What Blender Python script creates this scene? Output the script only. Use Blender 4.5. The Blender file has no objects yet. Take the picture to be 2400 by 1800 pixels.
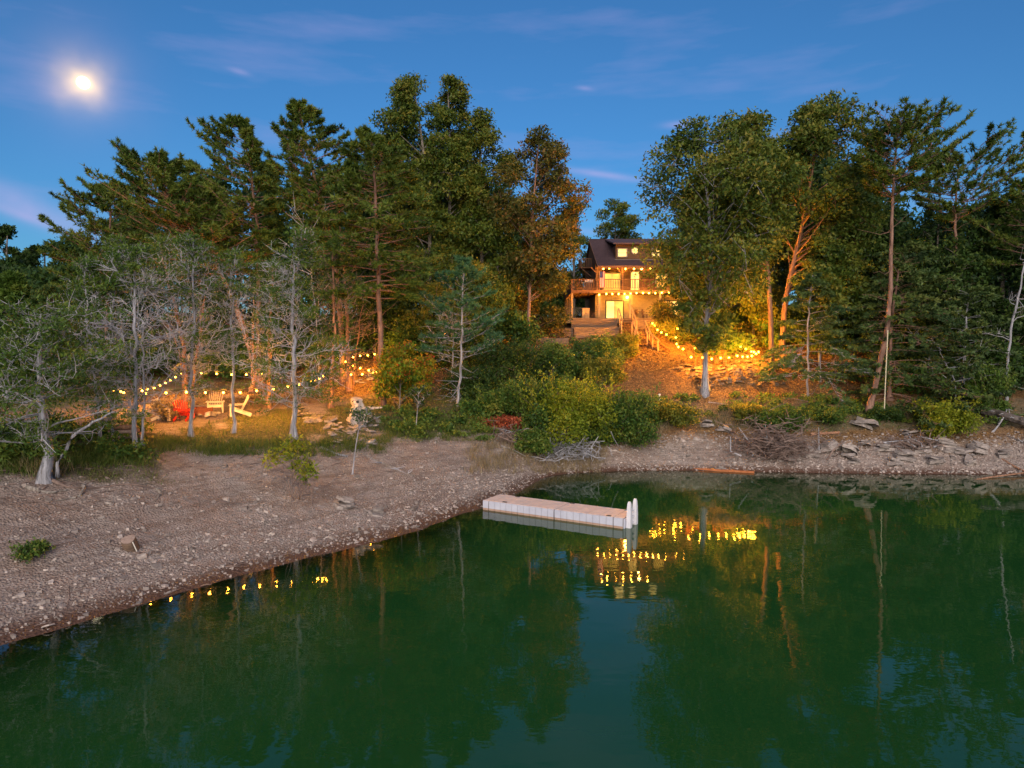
import bpy, math
import numpy as np
from mathutils import Vector, Matrix

sc = bpy.context.scene
C = sc.collection
# ------------------------------------------------------------------ camera
CAM_H, F, CX, CY, PITCH = 7.1, 1600.0, 1200.0, 900.0, math.atan(80 / 1600)
cam = bpy.data.cameras.new('camera'); cam.sensor_width = 36; cam.lens = 36 * F / 2400
cam.clip_start = .1; cam.clip_end = 3000
cam_o = bpy.data.objects.new('camera', cam); C.objects.link(cam_o)
cam_o.location = (0, 0, CAM_H); cam_o.rotation_euler = (math.pi / 2 - PITCH, 0, 0)
sc.camera = cam_o
# ------------------------------------------------------------------ sky, afterglow, exposure
w = bpy.data.worlds.new("World"); sc.world = w; w.use_nodes = True
def ray(px, py):
    cp, sp = math.cos(PITCH), math.sin(PITCH)
    a, b = (px - CX) / F, (py - CY) / F
    return np.array([a, cp - b * sp, -sp - b * cp])
SUN_EL, SUN_STRENGTH, SKY_STRENGTH = 22.0, 4.2, .135
def build_world():
    nt = w.node_tree; N = nt.nodes; L = nt.links
    bg = N['Background']; bg.inputs[1].default_value = SKY_STRENGTH
    sky = N.new('ShaderNodeTexSky'); sky.sky_type = 'NISHITA'; sky.sun_disc = False
    sky.sun_elevation = math.radians(9); sky.sun_rotation = math.radians(180)
    sky.ozone_density = 5.8; sky.dust_density = .8
    tc = N.new('ShaderNodeTexCoord')
    tint = N.new('ShaderNodeVectorMath'); tint.operation = 'MULTIPLY'; tint.inputs[1].default_value = (.92, 1.05, 1.04); L.new(sky.outputs[0], tint.inputs[0])
    # thin pink cirrus
    mp = N.new('ShaderNodeMapping'); mp.inputs['Scale'].default_value = (1.6, 1.6, 9); mp.inputs['Rotation'].default_value = (0, .22, 0)
    L.new(tc.outputs['Generated'], mp.inputs[0])
    nz = N.new('ShaderNodeTexNoise'); nz.inputs['Scale'].default_value = 2.1; nz.inputs['Detail'].default_value = 5; nz.inputs['Roughness'].default_value = .55
    L.new(mp.outputs[0], nz.inputs['Vector'])
    cr = N.new('ShaderNodeValToRGB'); cr.color_ramp.elements[0].position = .50; cr.color_ramp.elements[1].position = .92
    cr.color_ramp.elements[0].color = (0, 0, 0, 1); cr.color_ramp.elements[1].color = (.42, .42, .42, 1)
    L.new(nz.outputs['Fac'], cr.inputs[0])
    mx = N.new('ShaderNodeMix'); mx.data_type = 'RGBA'; mx.blend_type = 'MIX'
    L.new(cr.outputs[0], mx.inputs['Factor']); L.new(tint.outputs[0], mx.inputs['A'])
    mx.inputs['B'].default_value = (3.0, 2.7, 5.0, 1)
    # corona of the moon in the thin cloud
    d = Vector(ray(195, 193)).normalized()
    vd = N.new('ShaderNodeVectorMath'); vd.operation = 'DISTANCE'; vd.inputs[1].default_value = d
    nrm = N.new('ShaderNodeVectorMath'); nrm.operation = 'NORMALIZE'
    L.new(tc.outputs['Generated'], nrm.inputs[0]); 
    nz2 = N.new('ShaderNodeTexNoise'); nz2.inputs['Scale'].default_value = 14; nz2.inputs['Detail'].default_value = 3
    L.new(nrm.outputs[0], nz2.inputs['Vector'])
    wob = N.new('ShaderNodeMath'); wob.operation = 'MULTIPLY_ADD'; wob.inputs[1].default_value = .036; wob.inputs[2].default_value = -.016
    L.new(nz2.outputs['Fac'], wob.inputs[0])
    add0 = N.new('ShaderNodeMath'); add0.operation = 'ADD'
    L.new(nrm.outputs[0], vd.inputs[0]); L.new(vd.outputs['Value'], add0.inputs[0]); L.new(wob.outputs[0], add0.inputs[1])
    def glow(rad, col):
        dv = N.new('ShaderNodeMath'); dv.operation = 'DIVIDE'; dv.inputs[1].default_value = rad; L.new(add0.outputs[0], dv.inputs[0])
        p = N.new('ShaderNodeMath'); p.operation = 'POWER'; p.inputs[1].default_value = 2; L.new(dv.outputs[0], p.inputs[0])
        ng = N.new('ShaderNodeMath'); ng.operation = 'MULTIPLY'; ng.inputs[1].default_value = -1; L.new(p.outputs[0], ng.inputs[0])
        e = N.new('ShaderNodeMath'); e.operation = 'EXPONENT'; L.new(ng.outputs[0], e.inputs[0])
        m = N.new('ShaderNodeVectorMath'); m.operation = 'SCALE'; m.inputs[0].default_value = col; L.new(e.outputs[0], m.inputs['Scale'])
        return m.outputs[0]
    cur = mx.outputs['Result']
    for rad, col in ((.012, (9, 6.5, 2.5)), (.022, (8.5, 5.2, .9)), (.040, (1.3, .65, .15)), (.07, (.30, .12, .12))):
        a = N.new('ShaderNodeVectorMath'); a.operation = 'ADD'
        L.new(cur, a.inputs[0]); L.new(glow(rad, col), a.inputs[1]); cur = a.outputs[0]
    # single streaks of thin pink cloud seen over the trees
    for (x0, y0), (x1, y1), wid, st in (((-140, 400), (250, 560), 26, .42), ((1310, 395), (1520, 424), 8, .40), ((1555, 294), (1640, 290), 8, .35), ((535, 160), (590, 176), 6, .25), ((1350, 204), (1392, 210), 5, .22), ((-40, 470), (160, 545), 10, .3), ((1340, 540), (1480, 552), 9, .22)):
        a_, b_ = Vector(ray(x0, y0)).normalized(), Vector(ray(x1, y1)).normalized(); c_ = (a_ + b_).normalized(); half = (b_ - a_).length / 2; u_ = (b_ - a_).normalized(); n_ = c_.cross(u_).normalized()
        sub = N.new('ShaderNodeVectorMath'); sub.operation = 'SUBTRACT'; L.new(nrm.outputs[0], sub.inputs[0]); sub.inputs[1].default_value = c_
        terms = []
        for ax_, sc_ in ((u_, half), (n_, wid / F), (c_, .3)):
            dt = N.new('ShaderNodeVectorMath'); dt.operation = 'DOT_PRODUCT'; L.new(sub.outputs[0], dt.inputs[0]); dt.inputs[1].default_value = ax_ / sc_
            pw = N.new('ShaderNodeMath'); pw.operation = 'MULTIPLY'; L.new(dt.outputs['Value'], pw.inputs[0]); L.new(dt.outputs['Value'], pw.inputs[1]); terms.append(pw.outputs[0])
        s1 = N.new('ShaderNodeMath'); L.new(terms[0], s1.inputs[0]); L.new(terms[1], s1.inputs[1]); s2 = N.new('ShaderNodeMath'); L.new(s1.outputs[0], s2.inputs[0]); L.new(terms[2], s2.inputs[1])
        ng = N.new('ShaderNodeMath'); ng.operation = 'MULTIPLY'; ng.inputs[1].default_value = -1.2; L.new(s2.outputs[0], ng.inputs[0]); ex_ = N.new('ShaderNodeMath'); ex_.operation = 'EXPONENT'; L.new(ng.outputs[0], ex_.inputs[0])
        gn = N.new('ShaderNodeMath'); gn.operation = 'MULTIPLY'; L.new(ex_.outputs[0], gn.inputs[0]); L.new(nz2.outputs['Fac'], gn.inputs[1])
        fm = N.new('ShaderNodeMath'); fm.operation = 'MULTIPLY'; fm.inputs[1].default_value = st * 1.9; fm.use_clamp = True; L.new(gn.outputs[0], fm.inputs[0])
        mm = N.new('ShaderNodeMix'); mm.data_type = 'RGBA'; L.new(fm.outputs[0], mm.inputs['Factor']); L.new(cur, mm.inputs['A']); mm.inputs['B'].default_value = (3.6, 3.1, 5.4, 1); cur = mm.outputs['Result']
    L.new(cur, bg.inputs[0])
build_world()
sl = bpy.data.lights.new('sun', 'SUN'); sl.energy = SUN_STRENGTH; sl.angle = math.radians(70); sl.color = (1.0, .81, .66)
sun_o = bpy.data.objects.new('sun', sl); C.objects.link(sun_o)
sun_o.rotation_euler = (math.radians(90 - SUN_EL), 0, 0)      # light travels towards +Y, away from the camera
vs = sc.view_settings; vs.view_transform = 'Standard'; vs.look = 'None'; vs.gamma = 1; vs.exposure = .2; vs.use_curve_mapping = False
sc.cycles.use_denoising = True
sc.cycles.max_bounces = 5; sc.cycles.diffuse_bounces = 2; sc.cycles.glossy_bounces = 2; sc.cycles.transmission_bounces = 2
sc.cycles.transparent_max_bounces = 4; sc.cycles.sample_clamp_indirect = 4; sc.cycles.sample_clamp_direct = 14; sc.cycles.caustics_reflective = False; sc.cycles.caustics_refractive = False
sc.cycles.use_light_tree = True

# ------------------------------------------------------------------ helpers
def rgn(seed): return np.random.default_rng(seed)
_rn = rgn(5); _tab = _rn.random((256, 256))
def vnoise(x, y):
    x = np.asarray(x, float); y = np.asarray(y, float)
    xi = np.floor(x).astype(int); yi = np.floor(y).astype(int); fx = x - xi; fy = y - yi
    fx = fx * fx * (3 - 2 * fx); fy = fy * fy * (3 - 2 * fy)
    g = lambda a, b: _tab[a % 256, b % 256]
    return (g(xi, yi) * (1 - fx) + g(xi + 1, yi) * fx) * (1 - fy) + (g(xi, yi + 1) * (1 - fx) + g(xi + 1, yi + 1) * fx) * fy
def fbm(x, y, o=4):
    s = 0; a = .5
    for i in range(o):
        s = s + a * vnoise(x * 2 ** i + 17 * i, y * 2 ** i + 31 * i); a *= .5
    return s / (1 - .5 ** o)
def sstep(a, b, x):
    t = np.clip((x - a) / (b - a), 0, 1); return t * t * (3 - 2 * t)

class MB:
    """collects vertices and faces of ONE mesh"""
    def __init__(s): s.v = []; s.q = []; s.t = []; s.at = []; s.n = 0; s.mi = []
    def add(s, v, q=None, t=None, tint=None):
        v = np.asarray(v, float).reshape(-1, 3)
        if q is not None and len(q): s.q.append(np.asarray(q, int).reshape(-1, 4) + s.n)
        if t is not None and len(t): s.t.append(np.asarray(t, int).reshape(-1, 3) + s.n)
        s.v.append(v); s.at.append(np.zeros(len(v)) if tint is None else np.broadcast_to(np.asarray(tint, float), (len(v),)))
        s.n += len(v); return s
    def box(s, lo, hi, M=None):
        lo = np.asarray(lo, float); hi = np.asarray(hi, float)
        v = np.array([[(lo, hi)[i & 1][0], (lo, hi)[i >> 1 & 1][1], (lo, hi)[i >> 2 & 1][2]] for i in range(8)])
        if M is not None: v = v @ np.asarray(M)[:3, :3].T + np.asarray(M)[:3, 3]
        return s.add(v, [[0, 2, 3, 1], [4, 5, 7, 6], [0, 1, 5, 4], [2, 6, 7, 3], [0, 4, 6, 2], [1, 3, 7, 5]])
    def bar(s, a, b, wx, wz, up=(0, 0, 1)):
        a = Vector(a); b = Vector(b); d = (b - a); Lg = d.length; d.normalize()
        side = d.cross(Vector(up))
        if side.length < 1e-4: side = d.cross(Vector((0, 1, 0)))
        side.normalize(); u = side.cross(d)
        M = Matrix((( side.x, d.x, u.x, a.x), (side.y, d.y, u.y, a.y), (side.z, d.z, u.z, a.z), (0, 0, 0, 1)))
        return s.box((-wx / 2, 0, -wz / 2), (wx / 2, Lg, wz / 2), np.array(M))
    def tubes(s, P, R, sides=3, tint=None, cap=True):
        P = np.asarray(P, float); R = np.asarray(R, float)
        if P.ndim == 2: P = P[None]; R = R[None]
        n, k, _ = P.shape
        T = np.gradient(P, axis=1); T /= np.linalg.norm(T, axis=2, keepdims=True) + 1e-9
        ref = np.where(np.abs(T[..., 2:3]) > .9, np.array([1., 0, 0]), np.array([0, 0, 1.]))
        A = np.cross(T, ref); A /= np.linalg.norm(A, axis=2, keepdims=True) + 1e-9
        B = np.cross(T, A)
        th = np.arange(sides) * 2 * math.pi / sides
        V = P[:, :, None] + R[:, :, None, None] * (np.cos(th)[:, None] * A[:, :, None] + np.sin(th)[:, None] * B[:, :, None])
        base = (np.arange(n) * k * sides)[:, None, None]; i = np.arange(k - 1)[None, :, None] * sides; j = np.arange(sides)[None, None]
        j2 = (j + 1) % sides
        q = np.stack([base + i + j, base + i + j2, base + i + sides + j2, base + i + sides + j], -1).reshape(-1, 4)
        t = None
        tn = None if tint is None else np.repeat(np.broadcast_to(np.asarray(tint, float), (n,)), k * sides)
        s.add(V.reshape(-1, 3), q, None, tn)
        if cap and sides > 3:
            off = s.n - n * k * sides
            for m in range(n):
                e = off + m * k * sides + (k - 1) * sides
                s.t.append(np.array([[e, e + a, e + a + 1] for a in range(1, sides - 1)]))
                e = off + m * k * sides
                s.t.append(np.array([[e, e + a + 1, e + a] for a in range(1, sides - 1)]))
        return s
    def mesh(s, name, mat=None, smooth=False):
        me = bpy.data.meshes.new(name)
        v = np.concatenate(s.v) if s.v else np.zeros((0, 3))
        q = np.concatenate(s.q) if s.q else np.zeros((0, 4), int); t = np.concatenate(s.t) if s.t else np.zeros((0, 3), int)
        me.vertices.add(len(v)); me.vertices.foreach_set('co', v.astype(np.float32).ravel())
        me.loops.add(q.size + t.size); me.polygons.add(len(q) + len(t))
        me.loops.foreach_set('vertex_index', np.concatenate([q.ravel(), t.ravel()]).astype(np.int32))
        me.polygons.foreach_set('loop_start', np.concatenate([np.arange(len(q)) * 4, q.size + np.arange(len(t)) * 3]).astype(np.int32))
        me.polygons.foreach_set('use_smooth', np.full(len(q) + len(t), bool(smooth)))
        a = me.attributes.new('tint', 'FLOAT', 'POINT'); a.data.foreach_set('value', np.concatenate(s.at).astype(np.float32))
        me.update(calc_edges=True)
        if mat: me.materials.append(mat)
        return me
    def obj(s, name, mat, parent=None, smooth=False, loc=None):
        o = bpy.data.objects.new(name, s.mesh(name, mat, smooth)); C.objects.link(o)
        if parent: o.parent = parent
        if loc is not None: o.location = loc
        return o

def tag(o, label=None, cat=None, group=None, kind=None):
    for k, x in (('label', label), ('category', cat), ('group', group), ('kind', kind)):
        if x: o[k] = x
    return o
def thing(name, label, cat, loc=(0, 0, 0), rz=0, group=None):
    o = bpy.data.objects.new(name, None); C.objects.link(o); o.empty_display_size = .2
    o.location = loc; o.rotation_euler = (0, 0, rz); return tag(o, label, cat, group)
def inst(name, me, parent, loc=(0, 0, 0), rot=(0, 0, 0), scale=(1, 1, 1)):
    o = bpy.data.objects.new(name, me); C.objects.link(o); o.parent = parent
    o.location = loc; o.rotation_euler = rot; o.scale = scale; return o

# ------------------------------------------------------------------ materials
def newmat(name):
    m = bpy.data.materials.new(name); m.use_nodes = True
    return m, m.node_tree.nodes, m.node_tree.links, m.node_tree.nodes['Principled BSDF']
def pmat(name, c1, c2=None, scale=6, rough=.8, stretch=(1, 1, 1), bump=0, detail=5, spec=.3, tintable=False):
    m, N, L, b = newmat(name); b.inputs['Roughness'].default_value = rough; b.inputs['Specular IOR Level'].default_value = spec
    if c2 is None: b.inputs['Base Color'].default_value = (*c1, 1); return m
    tc = N.new('ShaderNodeTexCoord'); mp = N.new('ShaderNodeMapping'); mp.inputs['Scale'].default_value = stretch
    nz = N.new('ShaderNodeTexNoise'); nz.inputs['Scale'].default_value = scale; nz.inputs['Detail'].default_value = detail; nz.inputs['Roughness'].default_value = .65
    L.new(tc.outputs['Object'], mp.inputs[0]); L.new(mp.outputs[0], nz.inputs['Vector'])
    cr = N.new('ShaderNodeValToRGB'); cr.color_ramp.elements[0].position = .32; cr.color_ramp.elements[1].position = .68
    cr.color_ramp.elements[0].color = (*c1, 1); cr.color_ramp.elements[1].color = (*c2, 1)
    L.new(nz.outputs['Fac'], cr.inputs[0])
    col = cr.outputs[0]
    if tintable:
        at = N.new('ShaderNodeAttribute'); at.attribute_name = 'tint'
        mu = N.new('ShaderNodeMath'); mu.operation = 'MULTIPLY_ADD'; mu.inputs[1].default_value = .9; mu.inputs[2].default_value = .55; L.new(at.outputs['Fac'], mu.inputs[0])
        vm = N.new('ShaderNodeVectorMath'); vm.operation = 'SCALE'; L.new(col, vm.inputs[0]); L.new(mu.outputs[0], vm.inputs['Scale']); col = vm.outputs[0]
    L.new(col, b.inputs['Base Color'])
    if bump:
        bp = N.new('ShaderNodeBump'); bp.inputs['Strength'].default_value = bump; bp.inputs['Distance'].default_value = .05
        L.new(nz.outputs['Fac'], bp.inputs['Height']); L.new(bp.outputs[0], b.inputs['Normal'])
    return m
def emat(name, col, strength):
    m, N, L, b = newmat(name); b.inputs['Base Color'].default_value = (.8, .7, .5, 1)
    b.inputs['Emission Color'].default_value = (*col, 1); b.inputs['Emission Strength'].default_value = strength; return m
def leafmat(name, cols, trans=.3):
    """cols: 2-4 colours along the per-leaf tint"""
    m, N, L, b = newmat(name)
    at = N.new('ShaderNodeAttribute'); at.attribute_name = 'tint'
    cr = N.new('ShaderNodeValToRGB'); el = cr.color_ramp.elements
    while len(el) < len(cols): el.new(.5)
    for i, c in enumerate(cols):
        el[i].position = i / (len(cols) - 1); el[i].color = (*c, 1)
    L.new(at.outputs['Fac'], cr.inputs[0])
    b.inputs['Roughness'].default_value = .55; b.inputs['Specular IOR Level'].default_value = .25
    L.new(cr.outputs[0], b.inputs['Base Color'])
    tr = N.new('ShaderNodeBsdfTranslucent'); L.new(cr.outputs[0], tr.inputs[0])
    mx = N.new('ShaderNodeMixShader'); mx.inputs[0].default_value = trans
    L.new(b.outputs[0], mx.inputs[1]); L.new(tr.outputs[0], mx.inputs[2]); L.new(mx.outputs[0], N['Material Output'].inputs[0])
    return m

M = {}
M['oak'] = leafmat('oak_leaf', [(0.027, 0.056, 0.009), (0.074, 0.119, 0.015), (0.142, 0.168, 0.024), (0.216, 0.182, 0.028)])
M['oak_autumn'] = leafmat('autumn_leaf', [(.035, .048, .010), (.080, .088, .016), (.135, .115, .02), (.20, .10, .025)])
M['pine'] = leafmat('pine_needle', [(0.023, 0.048, 0.010), (0.058, 0.105, 0.016), (0.111, 0.161, 0.022), (0.156, 0.182, 0.030)], .2)
M['cedar'] = leafmat('cedar_leaf', [(.022, .052, .012), (.055, .115, .018), (.10, .165, .022), (.15, .19, .03)], .25)
M['hemlock'] = leafmat('hemlock_leaf', [(0.020, 0.047, 0.018), (0.050, 0.095, 0.029), (0.094, 0.142, 0.035), (0.138, 0.162, 0.039)], .2)
M['blue_pine'] = leafmat('bluish_needle', [(0.018, 0.058, 0.028), (0.042, 0.117, 0.055), (0.072, 0.169, 0.066), (0.120, 0.195, 0.055)], .2)
M['dark'] = leafmat('dark_leaf', [(.012, .034, .010), (.036, .078, .014), (.085, .125, .022)])
M['shrub'] = leafmat('shrub_leaf', [(.020, .055, .012), (.055, .12, .02), (.12, .18, .028), (.19, .19, .03)])
M['yellow_shrub'] = leafmat('yellow_green_leaf', [(.06, .10, .009), (.17, .23, .017), (.28, .31, .02), (.36, .32, .03)], .4)
M['lit_shrub'] = leafmat('lit_olive_leaf', [(0.048, 0.072, 0.010), (0.132, 0.156, 0.020), (0.240, 0.228, 0.030), (0.312, 0.216, 0.030)], .35)  # brighter olive shrub leaf, lamplight put into its colour
M['maple'] = leafmat('maple_leaf', [(.06, .15, .015), (.16, .25, .02), (.34, .26, .02), (.42, .08, .03)], .4)
M['red_dead'] = leafmat('rusty_leaf', [(.12, .03, .015), (.3, .06, .03), (.38, .12, .05)], .2)
M['grass'] = leafmat('grass_blade', [(.03, .055, .01), (.07, .115, .015), (.13, .155, .03), (.25, .2, .09)], .3)
M['straw'] = leafmat('straw_blade', [(.14, .10, .05), (.26, .2, .11), (.38, .31, .2)], .2)
M['litter'] = leafmat('dead_leaf', [(.08, .04, .015), (.18, .09, .03), (.30, .17, .06), (.40, .27, .12)], .15)
M['bark_pine'] = pmat('pine_bark', (.10, .055, .04), (.30, .18, .135), 5, .9, (1, 1, .25), .6)
M['bark_grey'] = pmat('grey_bark', (.09, .088, .095), (.44, .445, .49), 9, .9, (1.6, 1.6, .12), .9)
M['bark_oak'] = pmat('oak_bark', (.12, .10, .085), (.30, .27, .24), 6, .9, (1.5, 1.5, .25), .6)
M['bark_red_lit'] = pmat('red_lit_bark', (.13, .06, .035), (.42, .24, .15), 9, .9, (1.6, 1.6, .12), .9)  # reddish bark; on lit trunks it puts orange lamplight into the colour
M['twig'] = pmat('dead_twig', (.19, .19, .205), (.44, .44, .475), 3, .9)
M['twig_brown'] = pmat('brown_twig', (.10, .07, .06), (.26, .19, .16), 3, .9)

# ------------------------------------------------------------------ terrain
SH = [(-30, -14), (-23, -4), (-18, 7), (-12.1, 16.2), (-10.3, 18.9), (-7.65, 22.3), (-4.4, 25.6), (-1.9, 29.6), (-.1, 32.6), (.9, 35.5), (2.0, 38.0), (4.4, 39.4), (7, 39.8), (10, 39.9), (14.8, 39.4), (19.5, 38.9), (26.5, 38.6), (32, 38.3), (45, 37), (62, 34)]
SHN = np.array(SH, float)
def resample(P, step):
    P = np.asarray(P, float); d = np.r_[0, np.cumsum(np.linalg.norm(np.diff(P, axis=0), axis=1))]
    s = np.arange(0, d[-1], step); return np.stack([np.interp(s, d, P[:, k]) for k in range(P.shape[1])], 1)
shp = resample(SHN, 2.2)
tng = np.gradient(shp, axis=0); tng /= np.linalg.norm(tng, axis=1, keepdims=True)
nrm_in = np.stack([-tng[:, 1], tng[:, 0]], 1)       # towards the land
ctl = [(x, y, 0) for x, y in shp]
ctl += [(x - n[0] * 3.2, y - n[1] * 3.2, -.9) for (x, y), n in zip(shp, nrm_in)][::1]
ctl += [(0, 0, -4), (0, 14, -3.5), (12, 8, -4), (12, 22, -3), (25, 15, -4), (25, 28, -3), (7, 33, -1.6), (40, 22, -4), (0, -30, -6), (40, -10, -6), (80, 10, -5), (-5, 8, -3)]
P0 = np.array([-12.1, 16.2]); TT = np.array([.559, .829]); NN = np.array([-.829, .559])
for t in (-22, -14, -7, 0, 6, 12, 17):
    for s_, z in ((3, .86), (6.5, 1.86), (10, 2.85), (15, 3.6), (21, 3.75), (30, 4.1)):
        p = P0 + t * TT + s_ * NN
        ctl.append((p[0], p[1], z + (.5 if (t > 15 and s_ > 9) else 0)))
ctl += [(-14.5, 45, 4.0), (-11, 50, 5.5), (-6, 50, 5.4), (-2, 42, 3.0), (-3.4, 42, 3.3), (1.2, 55, 7.2), (-2, 60, 8.0), (-20, 50, 4.3), (-30, 55, 5), (-45, 50, 5), (-60, 80, 8), (-30, 80, 8.5), (-10, 80, 10.2),
        (2.5, 42.5, 1.5), (4, 46, 2.9), (5, 52, 5.2), (8, 57, 6.9), (6.5, 42.2, 1.2), (10, 42.2, 1.2), (14, 42, 1.2), (20, 41.5, 1.3), (26, 41.2, 1.3), (33, 41, 1.3), (10, 43.5, 2.0), (15, 43.5, 2.1), (20, 43.2, 2.1), (26, 43, 2.1), (33, 43, 2.2), (50, 45, 4),
        (13.4, 47.4, 4.05), (12, 50, 5.5), (15.8, 50.7, 5.9), (19, 50.7, 5.9), (16, 54, 6.2), (20, 46.4, 3.7), (24, 47, 4.0), (30, 48, 4.2), (25, 55, 7), (30, 62, 9), (40, 60, 8.5), (60, 70, 10),
        (6, 60, 7.5), (10, 60, 7.6), (14, 60, 7.7), (18, 60, 8.2), (7, 66, 9.96), (7, 80, 10.2), (12, 66, 9.96), (18, 66, 9.96), (18, 80, 10.4), (12, 74, 10.0), (4.5, 64, 8.9), (0, 66, 9.2), (22, 66, 10.0), (28, 75, 11)]
for x in (-200, -100, -50, 0, 50, 100, 200):
    ctl += [(x, 110, 12 + abs(x) * .02), (x, 200, 16), (x, 420, 20)]
ctl += [(-100, 0, 10), (-80, 40, 8), (-200, 0, 14), (120, 40, 8), (200, 0, 14), (-45, 5, 6), (-45, 25, 6), (-300, -300, 10), (300, -300, 6), (0, -300, -6)]
ctl = np.array(ctl, float)
def _phi(A, B): return np.sqrt(((A[:, None, :2] - B[None, :, :2]) ** 2).sum(-1) + .6)
_n = len(ctl); _A = np.zeros((_n + 3, _n + 3)); _A[:_n, :_n] = _phi(ctl, ctl); _A[:_n, _n] = 1; _A[:_n, _n + 1:] = ctl[:, :2]; _A[_n, :_n] = 1; _A[_n + 1:, :_n] = ctl[:, :2].T
_W = np.linalg.solve(_A + np.diag([.02] * _n + [0] * 3), np.r_[ctl[:, 2], 0, 0, 0])
def Hraw(x, y):
    x = np.atleast_1d(np.asarray(x, float)); y = np.atleast_1d(np.asarray(y, float)); out = np.empty(x.size)
    p = np.stack([x.ravel(), y.ravel()], 1)
    for i in range(0, len(p), 20000):
        q = p[i:i + 20000]; out[i:i + 20000] = _phi(q, ctl) @ _W[:_n] + _W[_n] + q @ _W[_n + 1:]
    return out.reshape(x.shape)
def H(x, y):
    z = Hraw(x, y); k = sstep(.25, 1.6, z)
    z = z + k * ((fbm(np.asarray(x) * .45, np.asarray(y) * .45) - .5) * .5 + (fbm(np.asarray(x) * 1.9, np.asarray(y) * 1.9, 3) - .5) * .16) + (1 - k) * (fbm(np.asarray(x) * .8, np.asarray(y) * .8) - .5) * .10
    return z
def h1(x, y): return float(H([x], [y])[0])
def hit(px, py, d0=12., d1=160.):
    """the place on the ground seen in this direction"""
    r = ray(px, py); r = r / r[1]
    d = np.arange(d0, d1, .15); z = H(r[0] * d, d)
    below = CAM_H + r[2] * d < z
    i = int(np.argmax(below)) if below.any() else len(d) - 1
    return np.array([r[0] * d[i], d[i], z[i]])
def at(px, py, d):
    r = ray(px, py); r = r / r[1]; return np.array([r[0] * d, d, CAM_H + r[2] * d])

def axis_pts(core0, core1, step, far, g=1.25):
    c = list(np.arange(core0, core1 + 1e-6, step)); s = step; a = c[0]
    lo = []; 
    while a > -far: s *= g; a -= s; lo.append(a)
    s = step; b = c[-1]; hi = []
    while b < far: s *= g; b += s; hi.append(b)
    return np.array(lo[::-1] + c + hi)
def zones(x, y, z):
    """what covers the ground: grass, dead leaves, wet mud"""
    n1 = fbm(x * .35, y * .35); n2 = fbm(x * 1.1 + 40, y * 1.1)
    s_ = (x - P0[0]) * NN[0] + (y - P0[1]) * NN[1]; t_ = (x - P0[0]) * TT[0] + (y - P0[1]) * TT[1]
    left = sstep(2.5, -1.5, x + (n1 - .5) * 3)
    grass = left * sstep(2.35, 2.95, z + (n1 - .5) * 1.6 + (n2 - .5) * .8) * sstep(4.9, 3.8, z + (n2 - .5)) * sstep(.32, .5, n2 + (n1 - .5) * .6 + .16)
    grass = grass * (1 - sstep(11.8, 13.2, s_ + (n2 - .5) * 3) * sstep(26, 22, s_) * .93)
    grass = np.maximum(grass, (1 - left) * sstep(1.9, 2.3, z + (n1 - .5) * 1.0) * sstep(3.9, 2.9, z + (n2 - .5) * 1.5) * .75)
    lit = sstep(2.2, 3.6, z + (n1 - .5) * 1.5 + np.where(x > 0, 1.55, -1.0)) * (1 - grass * .8)
    wet = sstep(.32, .08, z + (n2 - .5) * .12)
    return grass, lit, wet
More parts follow.
